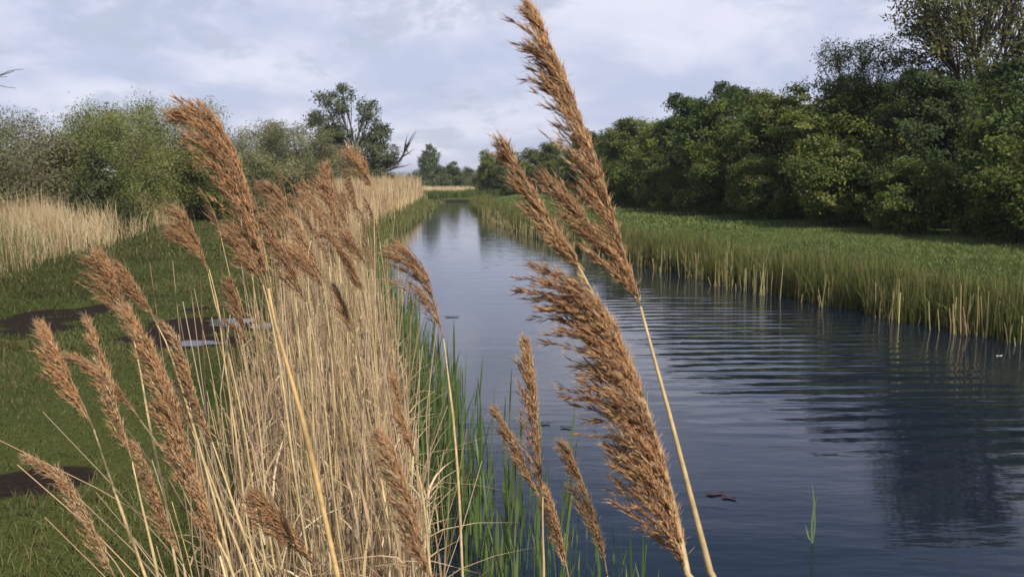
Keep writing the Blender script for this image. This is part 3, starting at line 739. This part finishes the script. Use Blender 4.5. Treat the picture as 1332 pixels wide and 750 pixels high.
# ------------------------------------------------------------------ reeds
HUSK = np.array([(.56, .295, .130), (.74, .46, .225), (.40, .195, .092), (.22, .112, .072), (.80, .60, .36)])
STEMC = np.array((.55, .405, .20))
def build_head(rach, wind, Lmax, nb, ns, spl, spw, tone=1.0, colp=(.30, .24, .24, .14, .08), droop=.55, prof=None, seed=0, spread=.35, hairs=True):
    """rach: points from the tip down to the base of the panicle; wind: unit vector the branches sweep to"""
    rng = np.random.default_rng(seed)
    R = smooth_path(rach[::-1], 60)                                   # base -> tip
    tl = np.linalg.norm(np.diff(R, axis=0), axis=1).sum()
    acc = Acc()
    add_tube(acc, R[::3], np.linspace(spw * .9, spw * .28, len(R[::3])), (.44, .31, .16), 5)
    t = np.sort(rng.random(nb) ** .9) * .97
    idx = np.clip((t * 59).astype(int), 0, 58)
    P0 = R[idx]; T = unit(R[np.minimum(idx + 2, 59)] - R[np.maximum(idx - 1, 0)])
    if prof is None: prof = lambda t: (1 - t) ** .62 * (.55 + .45 * np.minimum(t / .12, 1))
    Lb = Lmax * prof(t) * rng.uniform(.55, 1.12, nb) + .01
    W = np.asarray(wind, float)
    rnd = unit(rng.normal(0, 1, (nb, 3)))
    D0 = unit(T * 1.0 + spread * rnd + .12 * W)
    D1 = unit(T * (1 - droop) + droop * W * 1.15 + .8 * spread * rnd)
    k = np.linspace(0, 1, 6)
    BP = P0[:, None] + (D0[:, None] * (k - .5 * k ** 2)[None, :, None] + D1[:, None] * (.5 * k ** 2)[None, :, None]) * Lb[:, None, None] * 1.1
    add_tubes_batch(acc, BP, np.linspace(spw * .28, spw * .12, 6)[None].repeat(nb, 0), vary((.36, .23, .12), nb, .15, .05, rng), 3)
    n = nb * ns
    bi = np.repeat(np.arange(nb), ns); s = rng.uniform(.10, 1.0, n)
    ii = np.minimum((s * 5).astype(int), 4); f = (s * 5 - ii)[:, None]
    P = BP[bi, ii] * (1 - f) + BP[bi, ii + 1] * f
    TD = unit(BP[bi, ii + 1] - BP[bi, ii])
    D = unit(TD + rng.normal(0, .20, (n, 3)))
    L = spl * rng.uniform(.6, 1.25, n); Wd = spw * rng.uniform(.7, 1.25, n)
    bc = pick(HUSK, nb, rng, list(colp))[bi]; own = pick(HUSK, n, rng, list(colp))
    mixf = rng.uniform(.2, .8, (n, 1))
    C = np.clip((bc * (1 - mixf) + own * mixf) * tone * (1 + rng.normal(0, .14, (n, 1))), .012, .75)
    P = P + rng.normal(0, spw * .5, (n, 3))
    add_spikelets(acc, P, D, L, Wd, C, 4)
    if hairs:                                                          # silky hairs and awns
        m = int(n * .8); q = rng.choice(n, m, replace=False)
        add_spikelets(acc, P[q] + D[q] * (L[q] * .5)[:, None], unit(D[q] + rng.normal(0, .32, (m, 3))), spl * rng.uniform(.7, 1.3, m), np.full(m, spw * .28), vary((.70, .49, .29), m, .2, .05, rng) * tone, 3)
    return acc.mesh('seed_head', M_HUSK)

def reed(label, d, head, stem, Lpx, width=1.0, nb=60, ns=10, wind=(-1, -.05), sr=.0026, tone=1.0, droop=.55, seed=0, prof=None, colp=(.30, .24, .24, .14, .08), spl=None, group='single reeds with seed heads near the camera',
         heads=None, spread=.33, leaf=None, dd=0.0, stemcol=None, full=False):
    """a reed whose head and stem pass through known places at a distance d; it is rooted in the bank"""
    H3 = [at(px, py, d) for px, py in head]
    S3 = [at(px, py, d + dd * i) for i, (px, py) in enumerate(stem)]
    # carry the stem on down to the ground
    last = S3[-1]; prev = S3[-2] if len(S3) > 1 else H3[-1]
    v = unit(last - prev); v = unit(np.array((v[0] * .55, v[1] * .3 + .05, min(v[2], -.6))))
    foot = last.copy(); zg = 0.2
    for _ in range(4):
        foot = last + v * ((last[2] - zg) / -v[2]); zg = max(float(ground_z(foot[0], foot[1])), -.2) - .03
    knee = last + (foot - last) * .45 + np.array((.02, 0, 0))
    root = empty('reed', foot)
    tag(root, label, 'reed', group)
    off = -foot
    path = smooth_path([p + off for p in (H3[3:] if full else [H3[-1]]) + S3 + [knee, foot]], 40)
    st = Acc()
    rr = np.linspace(sr * .80, sr * 1.25, 40); rr[:5] *= np.linspace(.45, 1, 5)
    C = np.tile((STEMC if stemcol is None else np.array(stemcol)) * tone, (40, 1)) * (1 + RNG.normal(0, .06, (40, 1)))
    nod = np.arange(5, 38, 7); rr[nod] *= 1.22; C[nod] *= .7
    add_tube(st, path, rr, np.clip(C, .02, .8), 7)
    link('stem', st.mesh('stem', M_STEM, True), root)
    px2m = d / FPX
    w3 = unit(np.array((wind[0], .25 * wind[0], -wind[1])))
    for (hh, lp, nb_, pr_, dr_, *ns_) in ([(head, Lpx, nb, prof, droop)] if heads is None else heads):
        h3 = [at(px, py, d) + off for px, py in hh]
        me = build_head(h3, w3, lp * 1.35 * px2m, int(nb_ * 1.1), int((ns_[0] if ns_ else ns * 1.15) * 1.35), spl or max(.0125, 11 * px2m), (spl or .010) * .115 * width + .30 * px2m, tone, ns_[1] if len(ns_) > 1 else colp, dr_, pr_, seed, spread)
        link('seed_head', me, root); seed += 1
    if leaf:
        for (pts, w) in leaf:
            q = smooth_path([at(px, py, d - .01) + off for px, py in pts], 12)
            s_ = unit(np.cross(np.gradient(q, axis=0), np.array((.1, 1, .2))))
            ww = w * px2m * np.sin(np.linspace(.55, math.pi - .02, 12))[:, None]
            V = np.concatenate((q - s_ * ww / 2, q + s_ * ww / 2)); i = np.arange(11)[:, None]
            A_ = Acc(); A_.add(V, [np.concatenate((i, i + 1, i + 13, i + 12), 1)], np.array((.46, .35, .18)) * tone)
            link('leaf_blade', A_.mesh('leaf_blade', M_DRY, True), root)
    return root

flatp = lambda t: (.35 + .65 * np.sin(np.clip(t * 1.05 + .12, 0, 1) * math.pi) ** .6) * (1 - .55 * t)
RED = (.42, .22, .24, .09, .03); GREY = (.20, .24, .18, .18, .20); DARK = (.24, .10, .32, .31, .03)
# --- right-hand pair
reed('largest reed head, a broad two-tiered brown plume swept left over the open water', .92,
     [(661, 198), (680, 232), (712, 282), (745, 332), (775, 390), (815, 470), (846, 550), (870, 635), (893, 740)], [(897, 770), (905, 830)], 100, 1.15, 150, 18, sr=.0038, seed=11,
     heads=[([(661, 198), (680, 232), (710, 282), (738, 325), (760, 352)], 34, 55, lambda t: (1 - t) ** .45 * (.35 + .65 * np.minimum(t / .3, 1)), .14, 14),
            ([(800, 432), (822, 485), (843, 545), (862, 610), (878, 675), (893, 745)], 94, 215, lambda t: .84 - .22 * t, .46, 26),
            ([(794, 424), (804, 446), (816, 474), (830, 508), (843, 548)], 98, 46, lambda t: .8 + .2 * t, .84, 30, (.22, .08, .34, .34, .02)),
            ([(832, 560), (846, 600), (858, 640)], 104, 8, lambda t: .8 + .2 * t, .95, 30, (.15, .05, .35, .43, .02))], spread=.25, full=True)
reed('tallest slender reed head, tapering to a point against the sky', .98,
     [(698, 16), (716, 62), (742, 122), (768, 190), (792, 262), (812, 330), (833, 398)], [(848, 455), (866, 520), (892, 620), (926, 752), (946, 830)], 84, 1.0, 165, 16, sr=.0036, seed=21, spread=.22,
     heads=[([(698, 16), (716, 62), (742, 122), (768, 190), (792, 262), (812, 330), (833, 398)], 92, 135, lambda t: (1 - t) ** .6 * (.30 + .70 * np.minimum(t / .35, 1)), .36, 17),
            ([(727, 247), (752, 275), (782, 318), (808, 358), (832, 397)], 56, 50, lambda t: (1 - t) ** .4, .25, 15),
            ([(716, 60), (730, 98), (752, 150), (775, 205)], 58, 15, lambda t: .6 + .3 * t, .75, 16, (.22, .08, .34, .34, .02))])
reed('upright thin reed head with a second strand, standing in front of green shoots', 1.45,
     [(689, 452), (695, 500), (700, 560), (703, 600), (706, 645)], [(706, 690), (708, 750), (709, 800)], 60, 1.0, 60, 11, sr=.0028, seed=31, tone=.92, droop=.25, spread=.17,
     heads=[([(689, 452), (696, 510), (701, 570), (705, 648)], 62, 75, None, .22), ([(650, 543), (668, 575), (688, 615), (703, 650)], 34, 34, None, .12)])
reed('narrow brown reed head leaning left below the largest plume', 1.4, [(740, 582), (756, 622), (770, 662), (781, 700), (790, 748)], [(794, 790), (798, 830)], 50, 1., 52, 11, seed=41, tone=.85, droop=.28, spread=.2, sr=.0026)
reed('short reed head cut by the bottom edge beside the green shoots', 1.5, [(712, 643), (722, 672), (731, 705), (740, 752)], [(746, 790), (750, 830)], 42, 1., 44, 10, seed=51, tone=.92, droop=.2, spread=.2)
reed('fan-shaped reed head standing alone on a pale stem before the open water', 2.3,
     [(541, 345), (553, 362), (562, 382), (569, 408), (577, 440)], [(583, 490), (590, 550), (597, 640), (602, 752), (606, 800)], 62, 1., 60, 11, seed=61, sr=.0034, droop=.5, colp=RED, prof=lambda t: .9 - .35 * t)
reed('blurred greyish reed head close to the lens at the bottom', .85, [(504, 577), (519, 612), (534, 655), (546, 700), (560, 752)], [(568, 800), (574, 840)], 40, 1.0, 70, 12, seed=71, tone=1.15, colp=GREY, droop=.3, spread=.25, sr=.003)
reed('thin upright reed head half hidden in the middle of the clump', 2.1, [(515, 495), (521, 525), (530, 560), (542, 604)], [(552, 660), (560, 752), (563, 800)], 26, .9, 44, 9, seed=81, droop=.2, spread=.2, sr=.0034)
reed('reddish reed head brushing up from the bottom edge among the stems', 1.35, [(344, 652), (362, 676), (384, 702), (420, 752)], [(436, 790), (450, 840)], 62, 1., 64, 11, seed=91, colp=RED, droop=.3)
# --- the big bowed one on the left
reed('large bowed reed head on a thick orange stem, tallest of the left clump', 1.22,
     [(256, 157), (275, 163), (294, 184), (312, 224), (328, 275), (340, 325), (349, 375)], [(358, 420), (378, 490), (402, 580), (440, 752), (455, 820)], 76, 1.05, 150, 14, sr=.0038, seed=101, droop=.40, spread=.26, colp=(.34, .22, .24, .15, .05),
     prof=lambda t: (.45 + .75 * np.sin(np.clip(t + .05, 0, 1) * 3.0) ** .8) * (1 - .45 * t), stemcol=(.60, .39, .16))
# --- left foreground
reed('small drooping reed head with a hooked tip left of the big bowed one', 2.3, [(229, 277), (240, 284), (252, 305), (262, 330), (271, 355)], [(280, 395), (297, 460), (318, 560), (336, 680)], 42, 1., 50, 10, seed=111, colp=RED, droop=.45)
reed('faint swept reed head just below the small hooked one', 2.4, [(226, 305), (244, 312), (260, 328), (272, 350)], [(284, 400), (292, 470), (306, 560), (322, 680)], 30, 1., 34, 9, seed=121, colp=RED, droop=.5)
reed('feathery reddish reed head fanning left over the dark mud', 1.75, [(140, 338), (149, 362), (158, 390), (172, 432)], [(182, 480), (196, 560), (213, 640), (232, 752)], 56, .9, 62, 11, seed=131, colp=RED, droop=.5, spread=.24)
reed('soft reddish reed head directly right of the feathery fan', 1.8, [(163, 353), (176, 370), (190, 393), (203, 420)], [(216, 445), (238, 510), (262, 590), (290, 690), (305, 760)], 46, .9, 52, 10, seed=141, colp=RED, droop=.45, spread=.24)
reed('longest orange reed head, a narrow lit plume slanting across the left grass', 1.05, [(168, 405), (186, 436), (206, 478), (226, 535), (246, 600), (266, 660), (286, 722)], [(296, 760), (308, 820)], 58, 1., 120, 13, seed=151, colp=(.40, .30, .18, .06, .06), droop=.16, spread=.24, sr=.0032, tone=1.08)
reed('stiff orange reed head farthest left on a yellow stem', 1.55, [(61, 427), (76, 458), (92, 492), (106, 522), (122, 558)], [(140, 612), (162, 675), (190, 752), (204, 800)], 46, 1., 66, 11, seed=161, colp=(.44, .28, .18, .06, .04), droop=.3, spread=.22, sr=.003, tone=1.05)
reed('bowed reed head crossing behind the grey one', 1.65, [(97, 466), (122, 478), (146, 500), (164, 520), (182, 545)], [(206, 578), (242, 628), (282, 700), (308, 760)], 36, 1., 56, 10, seed=171, colp=RED, droop=.3, spread=.2)
reed('thin grey-brown reed head standing between the orange plumes', 1.45, [(116, 420), (130, 456), (142, 490), (156, 545), (172, 600)], [(184, 655), (196, 705), (206, 752), (214, 800)], 32, .9, 60, 10, seed=181, colp=GREY, droop=.2, spread=.2)
reed('pale spiky reed head arching at the bottom left corner', 1.25, [(42, 598), (72, 618), (98, 645), (124, 695), (150, 752)], [(162, 790), (172, 830)], 36, .9, 60, 10, seed=191, colp=GREY, droop=.15, spread=.2, tone=1.05)
reed('greyish reed head with a curled tip just right of the long orange plume', 1.6, [(219, 424), (232, 446), (244, 480), (258, 524), (276, 574)], [(292, 620), (312, 680), (338, 752), (350, 800)], 38, .9, 64, 10, seed=201, colp=GREY, droop=.28, spread=.2)
reed('dull brown reed head low in the stems left of the long orange plume', 1.5, [(178, 583), (194, 612), (208, 650), (222, 690), (238, 732)], [(244, 770), (250, 820)], 34, .9, 54, 10, seed=211, colp=GREY, droop=.25, spread=.2, tone=.85)
reed('slender brown reed head slanting behind the long orange plume', 1.8, [(196, 448), (212, 480), (232, 520), (250, 560)], [(270, 610), (300, 690), (326, 760)], 30, .9, 46, 9, seed=216, colp=DARK, droop=.3, spread=.2)
reed('purplish reed head in front of the bright puddle', 2.5, [(303, 372), (309, 396), (315, 420), (322, 450)], [(330, 500), (340, 580), (350, 690)], 30, .9, 44, 9, seed=221, colp=DARK, droop=.35)
# --- middle cluster
reed('dark drooping reed head arching left above the clump', 3.2, [(346, 247), (358, 248), (368, 262), (374, 282), (378, 306)], [(382, 350), (388, 430), (394, 540)], 30, 1., 44, 9, seed=231, colp=DARK, droop=.5)
reed('dark purple upright reed head at the top of the clump', 3.4, [(426, 219), (429, 240), (433, 265), (439, 300)], [(442, 350), (446, 430), (448, 540)], 24, 1., 50, 9, seed=241, colp=DARK, droop=.3)
reed('feathery reed head leaning left above the far reed bed, topmost right of the clump', 3.6, [(463, 208), (472, 217), (479, 230), (485, 248)], [(487, 300), (488, 380), (490, 480)], 30, 1., 44, 9, seed=251, colp=RED, droop=.35, prof=lambda t: .9 - .4 * t)
reed('dark reed head hooked over to the right like a crook', 2.9, [(461, 363), (452, 346), (441, 326), (428, 309), (415, 304), (405, 312)], [(401, 330), (402, 400), (406, 500), (410, 620)], 30, 1., 56, 9, seed=261, colp=DARK, wind=(.5, 1), droop=.55, spread=.2)
reed('brown reed head leaning left behind the crook-shaped one', 3.1, [(384, 286), (396, 310), (408, 336), (423, 368)], [(428, 420), (434, 520), (438, 640)], 32, 1., 50, 9, seed=271, droop=.35)
reed('wide reddish reed head swept left beneath the crook-shaped one', 2.8, [(380, 330), (396, 340), (410, 356), (422, 378)], [(428, 430), (436, 530), (440, 640)], 44, 1., 54, 10, seed=281, colp=RED, droop=.5)
reed('long brown reed head between the big bowed one and the clump', 2.2, [(346, 288), (358, 310), (372, 338), (384, 362), (398, 392)], [(408, 440), (424, 540), (436, 660)], 36, 1., 60, 10, seed=291, droop=.35)
reed('small brown reed head at the water side of the clump', 3.2, [(455, 309), (461, 318), (468, 330), (477, 348)], [(482, 400), (490, 500), (498, 620)], 26, 1., 40, 9, seed=301, droop=.3)
reed('reddish reed head tucked against the big bowed stem', 2.1, [(304, 304), (316, 322), (328, 342), (342, 370)], [(352, 410), (368, 500), (384, 620)], 34, 1., 50, 9, seed=311, colp=RED, droop=.4)
reed('brown reed head under the hooked one, low at the water side', 3.0, [(438, 378), (446, 396), (453, 415), (461, 440)], [(466, 490), (474, 580), (480, 680)], 18, .9, 34, 8, seed=321, droop=.25)

# --- prototypes for the crowd of dry reeds in the clump (root at the origin, growing up)
def proto_reed(seed, h, with_head=True):
    rng = np.random.default_rng(seed)
    lx = -rng.uniform(.02, .16); r = empty('reed', (0, 0, 0))
    tip = np.array((lx, rng.normal(0, .03), h))
    path = smooth_path([(0, 0, -.05), (rng.normal(0, .015), rng.normal(0, .015), h * .35), (lx * .45, tip[1] * .5, h * .72), tip], 22)
    st = Acc(); rr = np.linspace(.0034, .0017, 22); C = np.tile(STEMC * rng.uniform(.8, 1.05), (22, 1)); rr[4::5] *= 1.25; C[4::5] *= .68
    add_tube(st, path, rr, C, 5); link('stem', st.mesh('stem', M_STEM, True), r)
    if with_head:
        hl = rng.uniform(.15, .23); T = unit(path[-1] - path[-3]); bow = np.array((-1, rng.normal(0, .2), -.25)) * rng.uniform(.15, .45)
        pts = [path[-1] + T * hl * s + bow * hl * s ** 2 for s in (1, .75, .5, .25, 0)]
        link('seed_head', build_head(pts, unit(np.array((-1, rng.normal(0, .3), -.1))), .075, 34, 8, .011, .0032, rng.uniform(.85, 1.05), (DARK, RED, (.30, .24, .24, .14, .08))[seed % 3], .4, None, seed, .3), r)
    for q in range(rng.integers(1, 3)):
        i = rng.integers(7, 17); a_ = rng.uniform(0, 6.28); L = rng.uniform(.18, .36)
        d = np.array((math.cos(a_), math.sin(a_), 0)); k = np.linspace(0, 1, 7)[:, None]
        qp = path[i] + d * L * k * .65 + np.array((0, 0, 1)) * L * (k * .8 - k ** 2 * rng.uniform(.5, 1.5))
        s_ = np.cross(d, (0, 0, 1)); w = .010 * np.sin(np.linspace(.6, 3.12, 7))[:, None]
        V = np.concatenate((qp - s_ * w / 2, qp + s_ * w / 2)); ii = np.arange(6)[:, None]
        A_ = Acc(); A_.add(V, [np.concatenate((ii, ii + 1, ii + 8, ii + 7), 1)], np.array((.44, .34, .19)) * rng.uniform(.8, 1.1))
        link('leaf_blade', A_.mesh('leaf_blade', M_DRY, True), r)
    return r
LB_CL = 'dry tan reed with a brown head, one of many crowded in the waterside clump'
GR_CL = 'dry reeds crowded in the waterside clump'
LB_ST = 'bare dry reed stalk without a head, one of many in the waterside clump'
GR_ST = 'headless reed stalks crowded in the waterside clump'
def clump_xy(n, y0, y1, rng, pw=1.0):
    y = y0 + (y1 - y0) * rng.random(n) ** pw
    r_ = left_x(y) - .23; wdt = np.interp(y, [2, 4, 6, 9, 14], [.66, .80, .75, .68, .75])
    t = rng.random(n); t = np.where(rng.random(n) < .5, t, t ** .6)
    return r_ - wdt * (1 - t), y
cr = np.random.default_rng(77)
P_H = [proto_reed(600 + k, h) for k, h in enumerate((1.30, 1.42, 1.22, 1.50, 1.36, 1.28))]
P_S = [proto_reed(640 + k, h, False) for k, h in enumerate((1.05, 1.25, .9, 1.15))]
def scatter(protos, n, y0, y1, label, group, s0, s1, cat='reed', pw=1.0):
    x, y = clump_xy(n, y0, y1, cr, pw)
    for k in range(n):
        loc = (x[k], y[k], max(float(ground_z(x[k], y[k])), -.1) - .02)
        s = cr.uniform(s0, s1); tl = (cr.normal(0, .05), cr.normal(-.04, .05))
        if k < len(protos):
            r = protos[k]; r.location = loc; r.rotation_euler = (tl[0], tl[1], cr.uniform(-.5, .5)); r.scale = (s, s, s); tag(r, label, cat, group)
        else:
            tag(copy_thing(protos[k % len(protos)], loc, cr.uniform(-.5, .5), s, tl, label, group), None, cat)
scatter(P_H, 150, 4.2, 16, LB_CL, GR_CL, .90, 1.12)
scatter(P_S, 170, 2.5, 6.5, LB_ST, GR_ST, .75, 1.1)
# the rest of the clump: stems, fallen leaves and litter
a = Acc()
n = 2300; x, y = clump_xy(n, 2.4, 13, cr, 1.1)
h = np.clip(cr.normal(.95, .28, n), .25, 1.5); z = np.maximum(ground_z(x, y), -.1) - .03
B = np.stack((x, y, z), 1); ln = np.stack((cr.normal(-.05, .10, n), cr.normal(0, .08, n)), 1)
wild = cr.random(n) < .20; ln[wild] *= 2.7; h[wild] *= .8
k4 = np.linspace(0, 1, 5)
P = B[:, None] + np.concatenate((ln[:, None] * (k4 ** 1.4)[None, :, None], np.broadcast_to((k4[None, :] * h[:, None])[..., None], (n, 5, 1))), -1)
P[:, 1:4, :2] += cr.normal(0, .008, (n, 3, 2))
add_tubes_batch(a, P, np.linspace(1, .55, 5)[None] * cr.uniform(.0017, .0033, n)[:, None], vary(pick([(.52, .375, .225), (.62, .475, .305), (.39, .27, .16), (.24, .165, .105)], n, cr, [.38, .27, .2, .15]), n, .12, .04, cr), 4)
n = 2600; x, y = clump_xy(n, 2.3, 12, cr, 1.1)
add_blades(a, np.stack((x, y, ground_z(x, y) + cr.uniform(0, .75, n)), 1), cr.uniform(.08, .32, n), cr.normal(0, .16, (n, 2)), cr.uniform(.005, .011, n), vary(pick(TAN, n, cr), n, .15, .04, cr), 4)
n = 5200; x, y = clump_xy(n, 2.2, 12, cr, 1.1)                        # broken litter at the foot
add_blades(a, np.stack((x, y, np.maximum(ground_z(x, y), -.05) + cr.uniform(0, .12, n)), 1), cr.uniform(.03, .2, n), cr.normal(0, .14, (n, 2)), cr.uniform(.004, .010, n), vary(pick([(.30, .22, .11), (.22, .15, .08), (.38, .29, .15), (.12, .12, .04)], n, cr), n, .2, .05, cr), 3)
tag(link('reed_stems', a.mesh('reed_stems', M_DRY)), 'mass of dry stems, leaves and litter filling the reed clump', 'reeds', kind='stuff')

# --- young green shoots in the shallows
SHG = [(.115, .18, .052), (.145, .21, .065), (.10, .15, .050), (.19, .23, .09)]
def proto_shoot(seed, h):
    rng = np.random.default_rng(seed); r = empty('reed_shoot', (0, 0, 0))
    st = Acc(); tip = np.array((rng.normal(0, .03), rng.normal(0, .03), h * .75))
    path = smooth_path([(0, 0, -.2), tip * .5 + np.array((rng.normal(0, .008), 0, 0)), tip], 10)
    add_tube(st, path, np.linspace(.0042, .002, 10), vary((.12, .19, .055), 1, .1, .03, rng)[0], 5); link('stem', st.mesh('stem', M_SHOOT, True), r)
    for q in range(rng.integers(3, 5)):
        i = 9 if q == 0 else rng.integers(4, 9); a_ = rng.uniform(0, 6.28); L = h * rng.uniform(.3, .48)
        d = np.array((math.cos(a_), math.sin(a_), 0)); k = np.linspace(0, 1, 7)[:, None]; out = rng.uniform(.08, .4) * (.3 if q == 0 else 1)
        qp = path[i] + d * L * out * k ** 1.5 + np.array((0, 0, 1)) * L * (k - .25 * out * k ** 3)
        s_ = np.cross(d, (0, 0, 1)); w = .015 * np.sin(np.linspace(.7, 3.12, 7))[:, None]
        V = np.concatenate((qp - s_ * w / 2, qp + s_ * w / 2)); ii = np.arange(6)[:, None]
        A_ = Acc(); A_.add(V, [np.concatenate((ii, ii + 1, ii + 8, ii + 7), 1)], pick(SHG, 1, rng)[0]); link('leaf_blade', A_.mesh('leaf_blade', M_SHOOT, True), r)
    return r
LB_SH = 'young green reed shoot in the shallows along the clump, one of many'
GR_SH = 'young green reed shoots in the shallows'
PS = [proto_shoot(700 + k, h) for k, h in enumerate((.62, .78, .50, .70, .86))]
n = 290; y = 3.4 + 8.5 * cr.random(n) ** 1.25; x = left_x(y) + np.where(cr.random(n) < .42, cr.normal(.10, .16, n), cr.uniform(0, .85, n) ** 1.1 * np.interp(y, [3, 9], [1, .55]))
for k in range(n):
    loc = (x[k], y[k], .0); s = cr.uniform(.6, 1.05) * (1.0 if x[k] - left_x(y[k]) < .3 else .75)
    tl = (cr.normal(0, .05), cr.normal(-.02, .06))
    if k < len(PS):
        r = PS[k]; r.location = loc; r.rotation_euler = (tl[0], tl[1], cr.uniform(0, 6.28)); r.scale = (s, s, s); tag(r, LB_SH, 'reed shoot', GR_SH)
    else: tag(copy_thing(PS[k % 5], loc, cr.uniform(0, 6.28), s, tl, LB_SH, GR_SH), None, 'reed shoot')
a = Acc(); n = 2400; y = 5 + 17 * cr.random(n); x = left_x(y) + cr.normal(.08, .18, n)
add_blades(a, np.stack((x, y, np.full(n, -.05)), 1), cr.uniform(.3, .8, n), cr.normal(0, .07, (n, 2)), np.full(n, .012) * (.7 + y / 18), vary(pick(SHG, n, cr), n, .15, .05, cr), 3)
tag(link('shoot_growth', a.mesh('shoot_growth', M_SHOOT)), 'green new growth along the water side of the clump', 'reeds', kind='stuff')
# the lone shoot out in the canal
p = on_level(1056, 706); ls = empty('reed_shoot', p); pm_ = 1 / FPX * np.linalg.norm(p - np.array((0, 0, CAM_H)))
for pts, w in (([(0, -.05), (-.5, 25), (1, 50), (-3, 78)], 2.6), ([(1, -.05), (3, 22), (2, 45), (5, 60)], 1.8), ([(-2, 4), (-5, 10), (-7, 18), (-9, 24)], 2.4)):
    q = smooth_path([(a_ * pm_, 0, b2 * pm_) for a_, b2 in pts], 10); w_ = w * pm_ * np.sin(np.linspace(.7, 3.12, 10))[:, None]
    V = np.concatenate((q - np.array((.5, .1, 0)) * w_, q + np.array((.5, .1, 0)) * w_)); ii = np.arange(9)[:, None]
    A_ = Acc(); A_.add(V, [np.concatenate((ii, ii + 1, ii + 11, ii + 10), 1)], np.array((.17, .25, .10))); link('leaf_blade', A_.mesh('leaf_blade', M_SHOOT, True), ls)
tag(ls, 'lone green shoot rising from open water at lower right', 'reed shoot')

# --- floating leaves and a feather
fm = plant_mat('floating_leaf', .35, 0, .5)
def float_leaf(px, py, L, W, rz, col, lab, name='floating_leaf', cat='leaf'):
    p = on_level(px, py, .004); th = np.linspace(0, 2 * math.pi, 14, endpoint=False)
    V = np.stack((np.cos(th) * L / 2, np.sin(th) * W / 2 * (1 - .3 * np.cos(th)), .004 + .010 * np.cos(th) ** 2 * (np.arange(14) % 3 == 0)), 1); V = np.vstack((V, (0, 0, .006)))
    F = np.stack((np.arange(14), (np.arange(14) + 1) % 14, np.full(14, 14)), 1)
    A_ = Acc(); A_.add(V, [F], np.array(col)); o = link(name, A_.mesh(name, fm, True), None, p); o.rotation_euler = (0, 0, rz); tag(o, lab, cat, 'leaves and feathers floating on the water')
float_leaf(709, 551, .10, .06, .2, (.035, .035, .03), 'dark floating leaf left of the largest reed head')
float_leaf(736, 556, .10, .05, -.3, (.035, .035, .03), 'dark floating leaf nearer to the largest reed head')
float_leaf(930, 642, .13, .06, .3, (.06, .028, .026), 'reddish floating leaf beside the tallest reed stem')
float_leaf(948, 647, .10, .05, -.5, (.05, .026, .026), 'second reddish floating leaf, right of its neighbour')
float_leaf(588, 412, .22, .10, .1, (.04, .035, .03), 'dark floating leaf beside the fan-shaped reed head')
float_leaf(1012, 378, .11, .05, .8, (.75, .73, .68), 'small white feather floating before the right bank sedge', 'floating_feather', 'feather')
float_leaf(1300, 463, .09, .04, .4, (.75, .73, .68), 'small white feather floating by the right picture edge', 'floating_feather', 'feather')

# ------------------------------------------------------------------ thin haze over the whole place
hz = bpy.data.materials.new('haze_air'); hz.use_nodes = True; ht = hz.node_tree; ht.nodes.clear()
ho = ht.nodes.new('ShaderNodeOutputMaterial'); hv_ = ht.nodes.new('ShaderNodeVolumePrincipled')
hv_.inputs['Color'].default_value = (.88, .91, 1.0, 1); hv_.inputs['Density'].default_value = .00045; hv_.inputs['Anisotropy'].default_value = .2
ht.links.new(hv_.outputs[0], ho.inputs['Volume'])
x0, x1, y0, y1, z0, z1 = -720, 720, -420, 820, -1.8, 11.0
HV = np.array([(x, y, z) for z in (z0, z1) for x, y in ((x0, y0), (x1, y0), (x1, y1), (x0, y1))], float)
HF = np.array([(3, 2, 1, 0), (4, 5, 6, 7), (0, 1, 5, 4), (1, 2, 6, 5), (2, 3, 7, 6), (3, 0, 4, 7)])
tag(link('haze', np_mesh('haze', HV, [HF], hz)), 'thin pale haze in the air over the canal', 'haze', kind='stuff')
